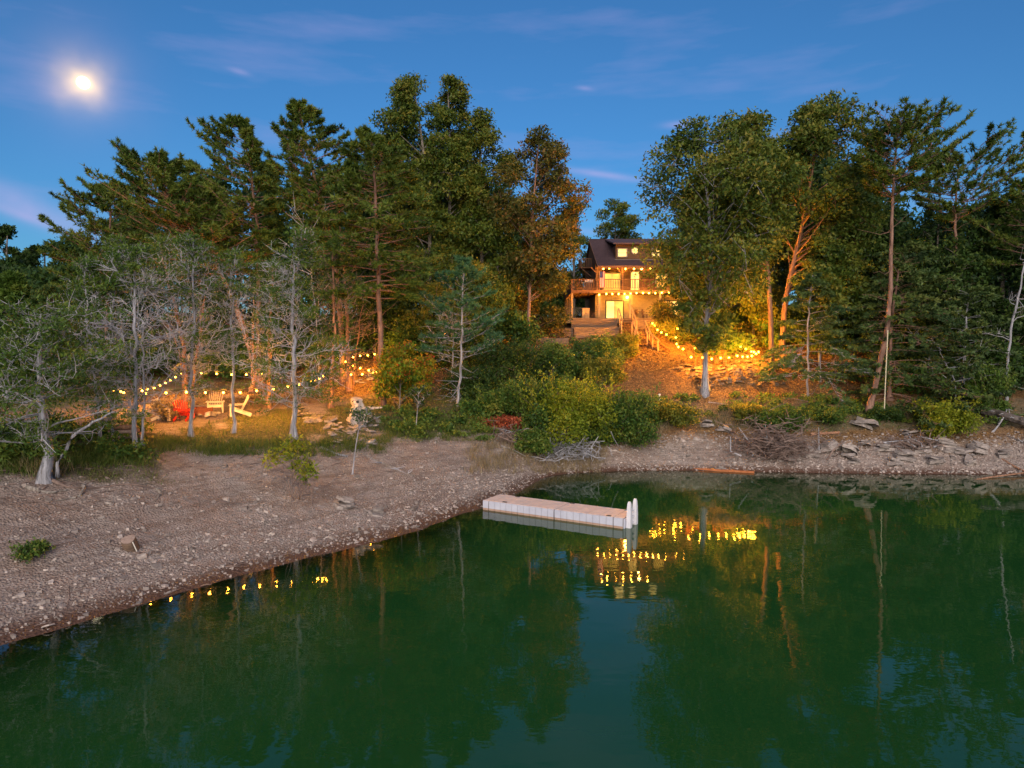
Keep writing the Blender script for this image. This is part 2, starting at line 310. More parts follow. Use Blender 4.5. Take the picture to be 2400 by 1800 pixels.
def build_ground():
    xs = axis_pts(-32, 36, .26, 380); ys = axis_pts(13, 68, .26, 420)
    X, Y = np.meshgrid(xs, ys); Z = H(X.ravel(), Y.ravel()).reshape(X.shape)
    nx, ny = len(xs), len(ys)
    i = np.arange(nx - 1)[None]; j = np.arange(ny - 1)[:, None] * nx
    q = np.stack([i + j, i + j + 1, i + j + nx + 1, i + j + nx], -1).reshape(-1, 4)
    m = MB(); m.add(np.stack([X, Y, Z], -1).reshape(-1, 3), q)
    me = m.mesh('ground', None, True)
    for nm, arr in zip(('grass', 'litter', 'wet'), zones(X.ravel(), Y.ravel(), Z.ravel())):
        a = me.attributes.new(nm, 'FLOAT', 'POINT'); a.data.foreach_set('value', np.asarray(arr, np.float32))
    mat, N, L, b = newmat('ground'); me.materials.append(mat)
    tc = N.new('ShaderNodeTexCoord')
    def noise(sc_, det=6, ro=.65, stretch=None):
        n = N.new('ShaderNodeTexNoise'); n.inputs['Scale'].default_value = sc_; n.inputs['Detail'].default_value = det; n.inputs['Roughness'].default_value = ro
        if stretch:
            mp = N.new('ShaderNodeMapping'); mp.inputs['Scale'].default_value = stretch; L.new(tc.outputs['Object'], mp.inputs[0]); L.new(mp.outputs[0], n.inputs['Vector'])
        else: L.new(tc.outputs['Object'], n.inputs['Vector'])
        return n.outputs['Fac']
    def ramp(src, stops):
        cr = N.new('ShaderNodeValToRGB'); e = cr.color_ramp.elements
        while len(e) < len(stops): e.new(.5)
        for k, (p, c) in enumerate(stops): e[k].position = p; e[k].color = (*c, 1)
        L.new(src, cr.inputs[0]); return cr.outputs[0]
    def mix(f, a, c, mode='MIX'):
        mx = N.new('ShaderNodeMix'); mx.data_type = 'RGBA'; mx.blend_type = mode
        if isinstance(f, float): mx.inputs['Factor'].default_value = f
        else: L.new(f, mx.inputs['Factor'])
        L.new(a, mx.inputs['A'])
        if isinstance(c, tuple): mx.inputs['B'].default_value = (*c, 1)
        else: L.new(c, mx.inputs['B'])
        return mx.outputs['Result']
    def attr(n): a = N.new('ShaderNodeAttribute'); a.attribute_name = n; return a.outputs['Fac']
    vor = N.new('ShaderNodeTexVoronoi'); vor.inputs['Scale'].default_value = 13; L.new(tc.outputs['Object'], vor.inputs['Vector'])
    vor2 = N.new('ShaderNodeTexVoronoi'); vor2.inputs['Scale'].default_value = 17; L.new(tc.outputs['Object'], vor2.inputs['Vector'])
    big = noise(.35, 5); fine = noise(9, 6, .75); mid = noise(2.2, 6, .7)
    sand = ramp(mid, [(.3, (.235, .192, .165)), (.5, (.36, .305, .272)), (.7, (.485, .42, .38))])
    peb = ramp(vor.outputs['Color'], [(.1, (.20, .155, .135)), (.5, (.36, .29, .255)), (.9, (.52, .45, .40))])
    sand = mix(ramp(fine, [(.42, (0, 0, 0)), (.62, (.75, .75, .75))]), sand, peb)
    sand = mix(ramp(noise(3.2, 5, .7, (.35, 1.6, 1)), [(.52, (0, 0, 0)), (.72, (.65, .65, .65))]), sand, (.13, .085, .065))
    sand = mix(ramp(big, [(.4, (0, 0, 0)), (.65, (.5, .5, .5))]), sand, (.24, .15, .11))
    sand = mix(ramp(noise(1.0, 4, .6, (.22, .22, 11)), [(.46, (0, 0, 0)), (.60, (.55, .55, .55))]), sand, (.19, .14, .115))
    lit = ramp(noise(7, 6, .8), [(.28, (.05, .025, .012)), (.45, (.14, .075, .03)), (.6, (.26, .15, .06)), (.75, (.36, .25, .12))])
    gr = ramp(noise(6, 6, .8), [(.28, (.035, .033, .014)), (.5, (.075, .072, .025)), (.72, (.16, .13, .07))])
    col = mix(attr('litter'), sand, lit)
    def sharpen(a):
        md = N.new('ShaderNodeMath'); md.operation = 'MULTIPLY_ADD'; L.new(fine, md.inputs[0]); md.inputs[1].default_value = 1.6; md.inputs[2].default_value = -.8
        ad = N.new('ShaderNodeMath'); ad.operation = 'ADD'; ad.use_clamp = True; L.new(a, ad.inputs[0]); L.new(md.outputs[0], ad.inputs[1]); return ad.outputs[0]
    col = mix(sharpen(attr('grass')), col, gr)
    col = mix(attr('wet'), col, (.115, .062, .042))
    L.new(col, b.inputs['Base Color'])
    rg = N.new('ShaderNodeMapRange'); L.new(attr('wet'), rg.inputs[0]); rg.inputs[3].default_value = .95; rg.inputs[4].default_value = .45; L.new(rg.outputs[0], b.inputs['Roughness'])
    b.inputs['Specular IOR Level'].default_value = .25
    ad = N.new('ShaderNodeMath'); ad.operation = 'ADD'; L.new(fine, ad.inputs[0]); L.new(vor.outputs['Distance'], ad.inputs[1])
    bp = N.new('ShaderNodeBump'); bp.inputs['Strength'].default_value = .8; bp.inputs['Distance'].default_value = .09
    L.new(ad.outputs[0], bp.inputs['Height']); L.new(bp.outputs[0], b.inputs['Normal'])
    o = bpy.data.objects.new('ground', me); C.objects.link(o); tag(o, 'pebbly lake bank rising to a leaf strewn wooded slope', 'ground', kind='structure')
build_ground()

def build_water():
    xs = axis_pts(-32, 40, .7, 380, 1.4); ys = axis_pts(5, 42, .7, 420, 1.4)
    X, Y = np.meshgrid(xs, ys); nx, ny = len(xs), len(ys)
    i = np.arange(nx - 1)[None]; j = np.arange(ny - 1)[:, None] * nx
    q = np.stack([i + j, i + j + 1, i + j + nx + 1, i + j + nx], -1).reshape(-1, 4)
    m = MB(); m.add(np.stack([X, Y, 0 * X], -1).reshape(-1, 3), q); me = m.mesh('lake_water', None, True)
    dep = np.clip(-H(X.ravel(), Y.ravel()), 0, 9)
    a = me.attributes.new('depth', 'FLOAT', 'POINT'); a.data.foreach_set('value', dep.astype(np.float32))
    mat, N, L, b = newmat('lake_water'); me.materials.append(mat); N.remove(b)
    tc = N.new('ShaderNodeTexCoord')
    def wave(scl, st, dist, detail=2):
        mp = N.new('ShaderNodeMapping'); mp.inputs['Scale'].default_value = st; mp.inputs['Rotation'].default_value = (0, 0, .3)
        L.new(tc.outputs['Object'], mp.inputs[0])
        n = N.new('ShaderNodeTexNoise'); n.inputs['Scale'].default_value = scl; n.inputs['Detail'].default_value = detail; L.new(mp.outputs[0], n.inputs['Vector'])
        return n.outputs['Fac'], dist
    prev = None
    for f_, d_ in (wave(.5, (1, 1.2, 1), .0065), wave(2.4, (.8, 1.4, 1), .0022)):
        bp = N.new('ShaderNodeBump'); bp.inputs['Strength'].default_value = 1; bp.inputs['Distance'].default_value = d_
        L.new(f_, bp.inputs['Height'])
        if prev: L.new(prev, bp.inputs['Normal'])
        prev = bp.outputs[0]
    at_ = N.new('ShaderNodeAttribute'); at_.attribute_name = 'depth'
    mu = N.new('ShaderNodeMath'); mu.operation = 'MULTIPLY'; mu.inputs[1].default_value = -1.5; L.new(at_.outputs['Fac'], mu.inputs[0])
    ex = N.new('ShaderNodeMath'); ex.operation = 'EXPONENT'; L.new(mu.outputs[0], ex.inputs[0])
    df = N.new('ShaderNodeBsdfDiffuse'); df.inputs[0].default_value = (.0095, .057, .014, 1)
    tr = N.new('ShaderNodeBsdfTransparent'); tr.inputs[0].default_value = (.42, .50, .30, 1)
    body = N.new('ShaderNodeMixShader'); L.new(ex.outputs[0], body.inputs[0]); L.new(df.outputs[0], body.inputs[1]); L.new(tr.outputs[0], body.inputs[2])
    gl = N.new('ShaderNodeBsdfGlossy'); gl.inputs['Roughness'].default_value = .015; gl.inputs[0].default_value = (.95, .97, .92, 1); L.new(prev, gl.inputs['Normal'])
    fr = N.new('ShaderNodeFresnel'); fr.inputs[0].default_value = 1.42; L.new(prev, fr.inputs['Normal'])
    fin = N.new('ShaderNodeMixShader'); L.new(fr.outputs[0], fin.inputs[0]); L.new(body.outputs[0], fin.inputs[1]); L.new(gl.outputs[0], fin.inputs[2])
    L.new(fin.outputs[0], N['Material Output'].inputs[0])
    o = bpy.data.objects.new('lake_water', me); C.objects.link(o); tag(o, 'dark green lake water mirroring trees and lights', 'water', kind='structure')
build_water()

def build_moon():
    import bmesh
    p = Vector(ray(195, 194)).normalized() * 900 + Vector((0, 0, CAM_H))
    bm = bmesh.new(); bmesh.ops.create_icosphere(bm, subdivisions=3, radius=6.4); me = bpy.data.meshes.new('moon'); bm.to_mesh(me); bm.free()
    me.materials.append(emat('moon_glow', (1, .88, .62), 2.2)); o = bpy.data.objects.new('moon', me); C.objects.link(o); o.location = p
    tag(o, 'bright full moon with a warm halo in the blue dusk sky', 'moon')
build_moon()

# ------------------------------------------------------------------ trees
def nrm(v): return v / (np.linalg.norm(v, axis=-1, keepdims=True) + 1e-9)
def leaves(m, Cn, D, U, ln, wd, tint):
    """flat leaf-shaped triangles: centre, long direction, side direction"""
    n = len(Cn); D = D * ln[:, None]; U = U * wd[:, None]
    V = np.stack([Cn - D + U * 1.15, Cn - D * .7 - U * 1.15, Cn + D * 1.15], 1).reshape(-1, 3)
    m.add(V, None, np.arange(n * 3).reshape(-1, 3), np.repeat(np.clip(tint, 0, 1), 3))
def curve(P, n):
    """smooth path through control points"""
    P = np.asarray(P, float)
    if len(P) < 3: return np.array([np.interp(np.linspace(0, 1, n), np.linspace(0, 1, len(P)), P[:, k]) for k in range(3)]).T
    Q = np.vstack([2 * P[0] - P[1], P, 2 * P[-1] - P[-2]]); out = []
    d = np.r_[0, np.cumsum(np.linalg.norm(np.diff(P, axis=0), axis=1))]; ts = np.interp(np.linspace(0, d[-1], n), d, np.arange(len(P)))
    for t in ts:
        i = min(int(t), len(P) - 2); u = t - i; a, b, c, e = Q[i:i + 4]
        out.append(.5 * (2 * b + (c - a) * u + (2 * a - 5 * b + 4 * c - e) * u * u + (3 * b - a - 3 * c + e) * u ** 3))
    return np.array(out)
def trunk_mesh(m, path, r0, r1, rng, flare=1.7, sides=9, n=18, wob=.0):
    P = curve(path, n)
    if wob: P[1:-1] += rng.normal(0, wob, (n - 2, 3)) * [1, 1, .2]
    t = np.linspace(0, 1, n); d = np.r_[0, np.cumsum(np.linalg.norm(np.diff(P, axis=0), axis=1))]
    R = r0 * (1 - t) ** .8 + r1 * (1 - (1 - t) ** .8); R = R * (1 + (flare - 1) * np.exp(-np.maximum(d - .5, 0) / (r0 * 3.0)))
    k = m.n; m.tubes(P[None], R[None], sides, None, True)
    # uneven foot: a few root ridges
    V = m.v[-1]; ang = np.tile(np.arange(sides), n); near = np.repeat(np.exp(-np.maximum(d - .5, 0) / (r0 * 2.2)), sides)
    off = (V - np.repeat(P, sides, 0)); V += off * (near * (.35 * np.sin(ang * 2.1 + rng.random() * 6) + .2 * rng.normal(size=len(V))))[:, None]
    V += off * rng.normal(0, .05, len(V))[:, None]
    m.v[-1] = V
    return P, R
def along(P, z):
    """the point of the trunk at height z"""
    return np.array([np.interp(z, P[:, 2], P[:, k]) for k in range(3)]) if np.ndim(z) == 0 else np.stack([np.interp(z, P[:, 2], P[:, k]) for k in range(3)], -1)

LEAF_N = 2.7
def broadleaf(rng, tm, cm, path, r0, zb, zt, cx, R, nlobe, nleaf, ls=.13, peak=.45, rag=1.0, flat=.8, depth=1.0, flare=1.7):
    """crown of leafy lobes round the path's upper part; cx(h) = centre line"""
    P, _ = trunk_mesh(tm, path, r0, r0 * .22, rng, flare)
    h = (np.arange(nlobe) + rng.random(nlobe)) / nlobe
    prof = np.where(h < peak, .55 + .45 * np.sin(h / peak * math.pi / 2), np.cos((h - peak) / (1 - peak) * math.pi / 2 * .88) ** .75)
    ang = rng.random(nlobe) * 2 * math.pi + np.arange(nlobe) * 2.4
    lr = R * (.24 + .16 * rng.random(nlobe)) * (.55 + .45 * prof)
    rr = np.maximum(R * prof * (.55 + .6 * rng.random(nlobe)) * rag - lr * .6, 0)
    ctr = np.stack([cx(h)[:, 0] + np.cos(ang) * rr, cx(h)[:, 1] + np.sin(ang) * rr * depth, zb + h * (zt - zb) - lr * .5 * h], -1)
    # limbs
    z0 = np.clip(ctr[:, 2] - rr * .7 - lr * .4, P[:, 2].min() + .3 * (zb - P[:, 2].min()), P[-1, 2] - .2); A = along(P, z0)
    mid = A * .5 + ctr * .5 + rng.normal(0, .12 * R / 3, (nlobe, 3)); mid[:, 2] += .1 * rr
    t = np.linspace(0, 1, 5)[None, :, None]; L_ = (1 - t) ** 2 * A[:, None] + 2 * t * (1 - t) * mid[:, None] + t * t * ctr[:, None]
    lr0 = np.clip(r0 * (.36 - .22 * h), .02, .2)
    tm.tubes(L_, lr0[:, None] * np.linspace(1, .25, 5)[None], 4, None, False)
    k = 4; src = np.repeat(ctr, k, 0); dst = src + nrm(rng.normal(size=(nlobe * k, 3)) + [0, 0, .3]) * np.repeat(lr, k)[:, None] * .9
    tt = np.linspace(0, 1, 3)[None, :, None]; tm.tubes(src[:, None] * (1 - tt) + dst[:, None] * tt, np.broadcast_to([.03, .02, .008], (nlobe * k, 3)), 3, None, False)
    # leaves in sprays on the lobes
    per = 9; nb = int(nleaf * LEAF_N) // per; wgt = lr ** 2; li = rng.choice(nlobe, nb, p=wgt / wgt.sum())
    d = nrm(rng.normal(size=(nb, 3)) + np.array([0, 0, .35])); rad = lr[li] * np.clip(1.02 - np.abs(rng.normal(0, .28, nb)), .2, 1.15)
    bc = ctr[li] + d * rad[:, None] * [1, 1, flat]
    btint = np.clip(.42 + .24 * rng.normal(size=nb) + .12 * d[:, 2] + .10 * rng.normal(size=nlobe)[li], 0, 1)
    n = nb * per; c = np.repeat(bc, per, 0) + rng.normal(0, 1, (n, 3)) * [.24, .24, .15] * (R / 4) ** .4
    D = nrm(np.repeat(d, per, 0) * .7 + rng.normal(0, .7, (n, 3)) + [0, 0, -.25]); U = nrm(np.cross(D, nrm(rng.normal(size=(n, 3)) * .8 + [0, -.4, 1])))
    l = ls * .92 * (.7 + .6 * rng.random(n)); leaves(cm, c, D, U, l, l * .6, np.repeat(btint, per) + rng.normal(0, .10, n))

def needles(rng, cm, tip, dirs, tint, ln=.30, per=6, spread=.7, wd=.05):
    n = len(tip) * per
    D = nrm(np.repeat(dirs, per, 0) + rng.normal(0, spread, (n, 3))); l = ln * (.6 + .6 * rng.random(n))
    U = nrm(np.cross(D, nrm(rng.normal(size=(n, 3))))); c = np.repeat(tip, per, 0) + D * l[:, None] * .45
    leaves(cm, c, D, U, l * .55, wd * (.7 + .6 * rng.random(n)), np.repeat(tint, per) + rng.normal(0, .12, n))

def conifer(rng, tm, cm, path, r0, zb, zt, R, nbr, ntw, env, up0=.1, upc=.25, droop=0., tuft=.30, per=8, bare=0, wind=None, dead=None, wd=.036, spread=.7, flatz=.35, twl=.34, start=.25):
    """whorled branches in layers; env(h) = reach; tufts of needles on the twigs"""
    P, _ = trunk_mesh(tm, path, r0, .035, rng, 1.45, 9, 18, .03)
    h = np.sort((np.arange(nbr) + rng.random(nbr)) / nbr); h = np.clip(np.round(h * nbr / 3.5) * 3.5 / nbr + rng.normal(0, .008, nbr), 0, .995)
    z = zb + h * (zt - zb); A = along(P, z); ang = np.arange(nbr) * 2.39996 + rng.random(nbr) * 1.3
    Lb = R * env(h) * (.7 + .55 * rng.random(nbr))
    dx = np.cos(ang); dy = np.sin(ang)
    if wind is not None: Lb = Lb * (1 + wind[0] * dx + wind[1] * dy)
    K = 7; t = np.linspace(0, 1, K)
    e0 = up0 + .5 * h ** 2 + rng.normal(0, .12, nbr)
    Zc = (e0[:, None] * t + (upc + rng.normal(0, .12, nbr))[:, None] * t ** 2.2 - droop * t ** 1.6) * Lb[:, None]
    wig = rng.normal(0, .06, (nbr, K)) * Lb[:, None] * t
    B = np.stack([A[:, None, 0] + dx[:, None] * Lb[:, None] * t - dy[:, None] * wig, A[:, None, 1] + dy[:, None] * Lb[:, None] * t + dx[:, None] * wig, A[:, None, 2] + Zc], -1)
    tm.tubes(B, np.clip(r0 * .25 * (1.15 - h), .015, .09)[:, None] * np.linspace(1, .2, K)[None], 4, None, False)
    # twigs: a flat fan on each branch
    n = nbr * ntw; bi = np.repeat(np.arange(nbr), ntw); u = start + (1 - start) * rng.random(n) ** .8
    f = u * (K - 1); i = np.minimum(f.astype(int), K - 2); fr = (f - i)[:, None]; T0 = B[bi, i] * (1 - fr) + B[bi, i + 1] * fr
    bd = nrm(B[bi, i + 1] - B[bi, i]); sd = np.stack([-dy[bi], dx[bi], 0 * u], -1) * rng.choice([-1, 1], n)[:, None]
    td = nrm(bd * .8 + sd * (.5 + .6 * rng.random(n))[:, None] + np.stack([0 * u, 0 * u, flatz * (.2 + rng.random(n)) - droop * .5], -1))
    tl = np.clip(Lb[bi] * twl * (1.25 - u) + .15, .2, 1.5) * (.6 + .6 * rng.random(n)); T1 = T0 + td * tl[:, None]
    tt = np.linspace(0, 1, 2)[None, :, None]
    tm.tubes(T0[:, None] * (1 - tt) + T1[:, None] * tt, np.broadcast_to([.016, .006], (n, 2)), 3, None, False)
    btint = .40 + .16 * rng.normal(size=nbr)
    q = 3; s_ = (.35 + .65 * (np.arange(q) + rng.random((n, q))) / q); tip = (T0[:, None] * (1 - s_[..., None]) + T1[:, None] * s_[..., None]).reshape(-1, 3)
    dirs = nrm(np.repeat(td, q, 0) + [0, 0, .25 - droop]); tn = np.repeat(btint[bi], q) + rng.normal(0, .10, n * q) + .10
    if bare:
        keep = rng.random(len(tip)) > bare; tip, dirs, tn = tip[keep], dirs[keep], tn[keep]
    needles(rng, cm, tip, dirs, tn, tuft, per, spread, wd)
    # leader
    top = P[-1] + rng.normal(0, .06, (16, 3)) - np.array([0, 0, 1]) * rng.random((16, 1)) * .8
    needles(rng, cm, top, np.tile([0, 0, 1.], (16, 1)), np.full(16, .5), tuft, per, .8, wd)
    if dead:   # bare dead stubs under the crown
        nd = dead; zz = P[0, 2] + (zb - P[0, 2]) * (.25 + .75 * rng.random(nd)); a = along(P, zz); an = rng.random(nd) * 6.28; ld = .4 + 1.7 * rng.random(nd)
        K2 = 4; t2 = np.linspace(0, 1, K2)
        D = np.stack([a[:, None, 0] + np.cos(an)[:, None] * ld[:, None] * t2, a[:, None, 1] + np.sin(an)[:, None] * ld[:, None] * t2, a[:, None, 2] + ld[:, None] * (rng.normal(0, .35, nd)[:, None] * t2 + .1 * rng.normal(size=(nd, K2)))], -1)
        tm.tubes(D, np.broadcast_to([.022, .016, .010, .005], (nd, K2)), 3, None, False)

def cedar(rng, tm, wm, cm, path, r0, zb, zt, R, nbr, green, env, ntw=7, stems=1, low=.0, gl=.15, cl=34, rise=.75):
    """old red cedar: grey trunk, a thicket of dead twigs, green sprays on some of them"""
    P, _ = trunk_mesh(tm, path, r0, .03, rng, 1.7, 10, 18, .05)
    h = (np.arange(nbr) + rng.random(nbr)) / nbr; z = zb + h * (zt - zb) * .97; A = along(P, z); ang = rng.random(nbr) * 6.283
    Lb = R * env(h) * (.6 + .65 * rng.random(nbr)); K = 6; t = np.linspace(0, 1, K)
    e0 = rise * (.4 + .8 * rng.random(nbr)) * (.6 + .6 * h) - .1
    wig = np.cumsum(rng.normal(0, .07, (nbr, K, 3)), 1) * Lb[:, None, None] * np.minimum(t * 3, 1)[None, :, None]
    B = np.stack([A[:, None, 0] + np.cos(ang)[:, None] * Lb[:, None] * t, A[:, None, 1] + np.sin(ang)[:, None] * Lb[:, None] * t, A[:, None, 2] + e0[:, None] * Lb[:, None] * t ** 1.2], -1) + wig
    wm.tubes(B, np.clip(r0 * .17 * (1.2 - h), .014, .032)[:, None] * np.linspace(1, .3, K)[None], 4, None, False)
    n = nbr * ntw; bi = np.repeat(np.arange(nbr), ntw); u = .15 + .85 * rng.random(n); f = u * (K - 1); i = np.minimum(f.astype(int), K - 2); fr = (f - i)[:, None]
    T0 = B[bi, i] * (1 - fr) + B[bi, i + 1] * fr; bd = nrm(B[bi, i + 1] - B[bi, i]); td = nrm(bd * .7 + rng.normal(0, .55, (n, 3)) + [0, 0, .25]); tl = (.25 + .75 * rng.random(n)) * np.clip(Lb[bi] * .6, .3, 1.1)
    T1 = T0 + td * tl[:, None]; Tm = (T0 + T1) / 2 + rng.normal(0, .05, (n, 3))
    wm.tubes(np.stack([T0, Tm, T1], 1), np.broadcast_to([.016, .012, .006], (n, 3)), 3, None, False)
    S0 = Tm; S1 = S0 + nrm(td + rng.normal(0, .7, (n, 3))) * .35
    wm.tubes(np.stack([S0, S1], 1), np.broadcast_to([.009, .004], (n, 2)), 3, None, False)
    g = green(h[bi], ang[bi], u) > rng.random(n)
    tip = T1[g]; dirs = td[g]
    if len(tip):
        tint = .45 + .22 * rng.normal(size=len(tip)); k = cl; m_ = len(tip) * k
        c = np.repeat(tip, k, 0) + rng.normal(0, 1, (m_, 3)) * [gl * 1.3, gl * 1.3, gl * .55]
        D = nrm(np.repeat(dirs, k, 0) * .5 + rng.normal(0, .6, (m_, 3)) + [0, 0, .15]); U = nrm(np.cross(D, nrm(rng.normal(size=(m_, 3)) + [0, 0, 1])))
        l = .04 + .05 * rng.random(m_); leaves(cm, c, D, U, l, l * .36, np.repeat(tint, k) + rng.normal(0, .13, m_))

def spread(m):
    V = np.concatenate(m.v); return np.percentile(V[:, 0], 1.0), np.percentile(V[:, 0], 99.0), np.percentile(V[:, 2], 99.93)
def fitted(build, half, cxm, zt, zb, pts, xfit=True):
    """grow once, measure the crown, grow again so that it fills the wanted width and height"""
    ms = build(half, cxm, zt, pts); x0, x1, z1 = spread(ms[-1]); f = (zt - zb) / max(.3, z1 - zb); f = min(max(f, .5), 1.5)
    q = [np.array(p, float) for p in pts]
    for p in q:
        if p[2] > zb: p[2] = zb + (p[2] - zb) * f
    if xfit: g = min(max(2 * half / max(.2, x1 - x0), .6), 1.6); c2 = cxm + (cxm - (x0 + x1) / 2) * .8
    else: g, c2 = 1., cxm
    return build(half * g, c2, zb + (zt - zb) * f, q)
def base_of(b):
    """(px,py): the seen foot; (px,None,d): a hidden foot d metres away"""
    if len(b) == 2: return hit(*b)
    p = at(b[0], 820, b[2]); p[2] = h1(p[0], p[1]); return p
TREES = []
def frame_of(b, path_px, L, R_, top, bottom):
    B = base_of(b); d = B[1]
    pts = [at(px, py, d) - B for px, py in path_px]
    pts = [np.array([0, 0, -.6])] + pts
    for k, p in enumerate(pts[1:]): p[1] = 0
    half = (R_ - L) / 2 * d / F; cxm = ((R_ + L) / 2 - CX) / F * d - B[0]
    zt = at(CX, top, d)[2] - B[2]; zb = at(CX, bottom, d)[2] - B[2]
    return B, d, pts, half, cxm, zt, zb
def finish(name, label, B, parts, cat='tree', group=None):
    t = thing(name, label, cat, B, 0, group)
    for nm, m, mat in parts:
        if m.n: m.obj(nm, mat, t, nm in ('trunk', 'stem'))
    TREES.append((t, B)); return t

def oak(seed, b, path, L, R_, top, bottom, label, r0=.2, leaf='oak', nlobe=34, nleaf=9000, bark='bark_oak', peak=.45, rag=1., name='broadleaf_tree', extra=None, ls=.13, depth=1., flare=1.7):
    rng = rgn(seed); B, d, pts, half, cxm, zt, zb = frame_of(b, path, L, R_, top, bottom)
    tm, cm = MB(), MB(); tipx = pts[-1][0]
    def cx(h): return np.stack([cxm * (1 - h ** 3) + (tipx * .5 + cxm * .5) * h ** 3, 0 * h], -1)
    pp = [p for p in pts]
    def grow(half, cxm, zt, pp):
        rng = rgn(seed); tm, cm = MB(), MB()
        broadleaf(rng, tm, cm, pp, r0, zb, zt, lambda h: np.stack([cxm * (1 - h ** 3) + (tipx * .5 + cxm * .5) * h ** 3, 0 * h], -1), half, nlobe, nleaf, ls, peak, rag, depth=depth, flare=flare); return tm, cm
    tm, cm = fitted(grow, half, cxm, zt, zb, pp)
    if extra:
        eL, eR, et, eb, en = extra; c2 = ((eL + eR) / 2 - CX) / F * d - B[0]; t2 = MB()
        broadleaf(rng, tm, cm, [pts[0] * 0 + along(np.array(pts), 1.5), along(np.array(pts), 1.5 + (zt - zb) * .3)], .02, at(CX, eb, d)[2] - B[2], at(CX, et, d)[2] - B[2], lambda h: np.stack([c2 + 0 * h, 0 * h - .3], -1), (eR - eL) / 2 * d / F, 14, en, ls, .4, 1.1)
    return finish(name, label, B, [('trunk', tm, M[bark]), ('crown', cm, M[leaf])])

ENV_PINE = lambda h: np.where(h < .25, .75 + h, 1.0) * np.clip(1.12 - h ** 2.2, .12, 1)
ENV_UMB = lambda h: np.clip(.55 + .9 * np.sin(np.clip(h, 0, 1) * 2.6), .3, 1.2) * np.clip(1.15 - h ** 5, .25, 1)
ENV_CONE = lambda h: np.clip(1.05 - h, .08, 1) ** .8
ENV_HEM = lambda h: np.clip(1.0 - h ** 1.4, .1, 1)
def pine(seed, b, path, L, R_, top, bottom, label, r0=.19, leaf='pine', nbr=62, ntw=16, env=ENV_PINE, bark='bark_pine', name='pine_tree', **kw):
    nbr = int(nbr * 1.3); ntw = int(ntw * 1.15); rng = rgn(seed); B, d, pts, half, cxm, zt, zb = frame_of(b, path, L, R_, top, bottom)
    tm, cm = MB(), MB(); tipx = np.mean([p[0] for p in pts[-2:]])
    k = dict(droop=.12, dead=14); k.update(kw)
    k.setdefault('wind', (np.clip((cxm - tipx) / half, -.6, .6), 0))
    def grow(half, cxm, zt, pp):
        tm, cm = MB(), MB(); conifer(rgn(seed), tm, cm, pp, r0, zb, zt, half, nbr, ntw, env, **k); return tm, cm
    tm, cm = fitted(grow, half, cxm, zt, zb, pts)
    return finish(name, label, B, [('trunk', tm, M[bark]), ('crown', cm, M[leaf])])
def cedar_tree(seed, b, path, L, R_, top, bottom, label, r0=.11, nbr=70, green=lambda h, a, u: .25 + 0 * h, env=None, bark='bark_grey', twig='twig', leaf='cedar', ntw=7, name='cedar_tree', extra=(), **kw):
    rng = rgn(seed); B, d, pts, half, cxm, zt, zb = frame_of(b, path, L, R_, top, bottom)
    nbr = int(nbr * .72); r0 *= 1.2; tm, wm, cm = MB(), MB(), MB(); env = env or (lambda h: np.clip(.55 + 1.2 * h, 0, 1) * np.clip(1.15 - h ** 2.5, .12, 1))
    def grow(half, cxm, zt, pp):
        tm, wm, cm = MB(), MB(), MB(); cedar(rgn(seed), tm, wm, cm, pp, r0, zb, zt, half, nbr, green, env, ntw, **kw); return tm, cm, wm
    tm, cm, wm = fitted(grow, half, cxm, zt, zb, pts)
    for ex, er in extra:    # further stems
        q = [at(px, py, d) - B for px, py in ex]
        for p in q: p[1] = .15
        trunk_mesh(tm, q, er, .025, rng, 1.0, 8, 14, .04)
    return finish(name, label, B, [('trunk', tm, M[bark]), ('dead_twigs', wm, M[twig]), ('crown', cm, M[leaf])])
def shrub(seed, b, L, R_, top, label, leaf='shrub', nleaf=3500, nlobe=16, ls=.085, name='shrub', bottom=None, rag=1.05, cat='shrub', peak=.3, group=None):
    rng = rgn(seed); B, d, pts, half, cxm, zt, zb = frame_of(b, [], L, R_, top, bottom or b[1] - 8 if len(b) == 2 else top + 60)
    tm, cm = MB(), MB(); zb = max(zb, .12)
    broadleaf(rng, tm, cm, [np.array([0, 0, -.15]), np.array([cxm * .3, 0, zt * .4]), np.array([cxm * .6, 0, zt * .8])], .035, zb, zt, lambda h: np.stack([cxm * np.clip(.3 + h, 0, 1), 0 * h], -1), half, nlobe, nleaf, ls, peak, rag, .9)
    return finish(name, label, B, [('stem', tm, M['twig_brown']), ('foliage', cm, M[leaf])], cat, group)

# --- the tall pines behind the lawn
pine(11, (620, 908), [(566, 755), (500, 600), (400, 450), (350, 352)], 150, 490, 345, 640, 'leaning red trunked pine, leftmost tall pine, trunk bent over the lawn', .24, nbr=84, ntw=17, bark='bark_red_lit', env=lambda h: np.clip(1.25 - h, .16, 1), wind=(-.25, 0))
pine(12, (603, None, 49), [(605, 700), (600, 500), (566, 278)], 440, 640, 275, 610, 'tall pine with spiky pointed top, between the leaning pine and the forked pine', .19, nbr=70)
pine(13, (802, None, 47), [(790, 660), (752, 470), (735, 400), (700, 240)], 625, 850, 238, 610, 'tall dark pine with slanting reddish trunk and tufted double crest', .2, nbr=78)
pine(14, (897, 952), [(887, 640), (880, 470), (868, 305)], 745, 1015, 305, 700, 'straight pine with bare lower trunk lit orange on one side by the string lights', .2, nbr=74, ntw=17, droop=.2, upc=.1)
pine(15, (1072, 953), [(1082, 800), (1083, 700), (1088, 610)], 985, 1190, 600, 840, 'young bluish pine on a thin pale trunk above the ravine shrubs', .085, 'blue_pine', 38, 12, ENV_HEM, 'bark_grey', droop=.15, tuft=.24, dead=26)
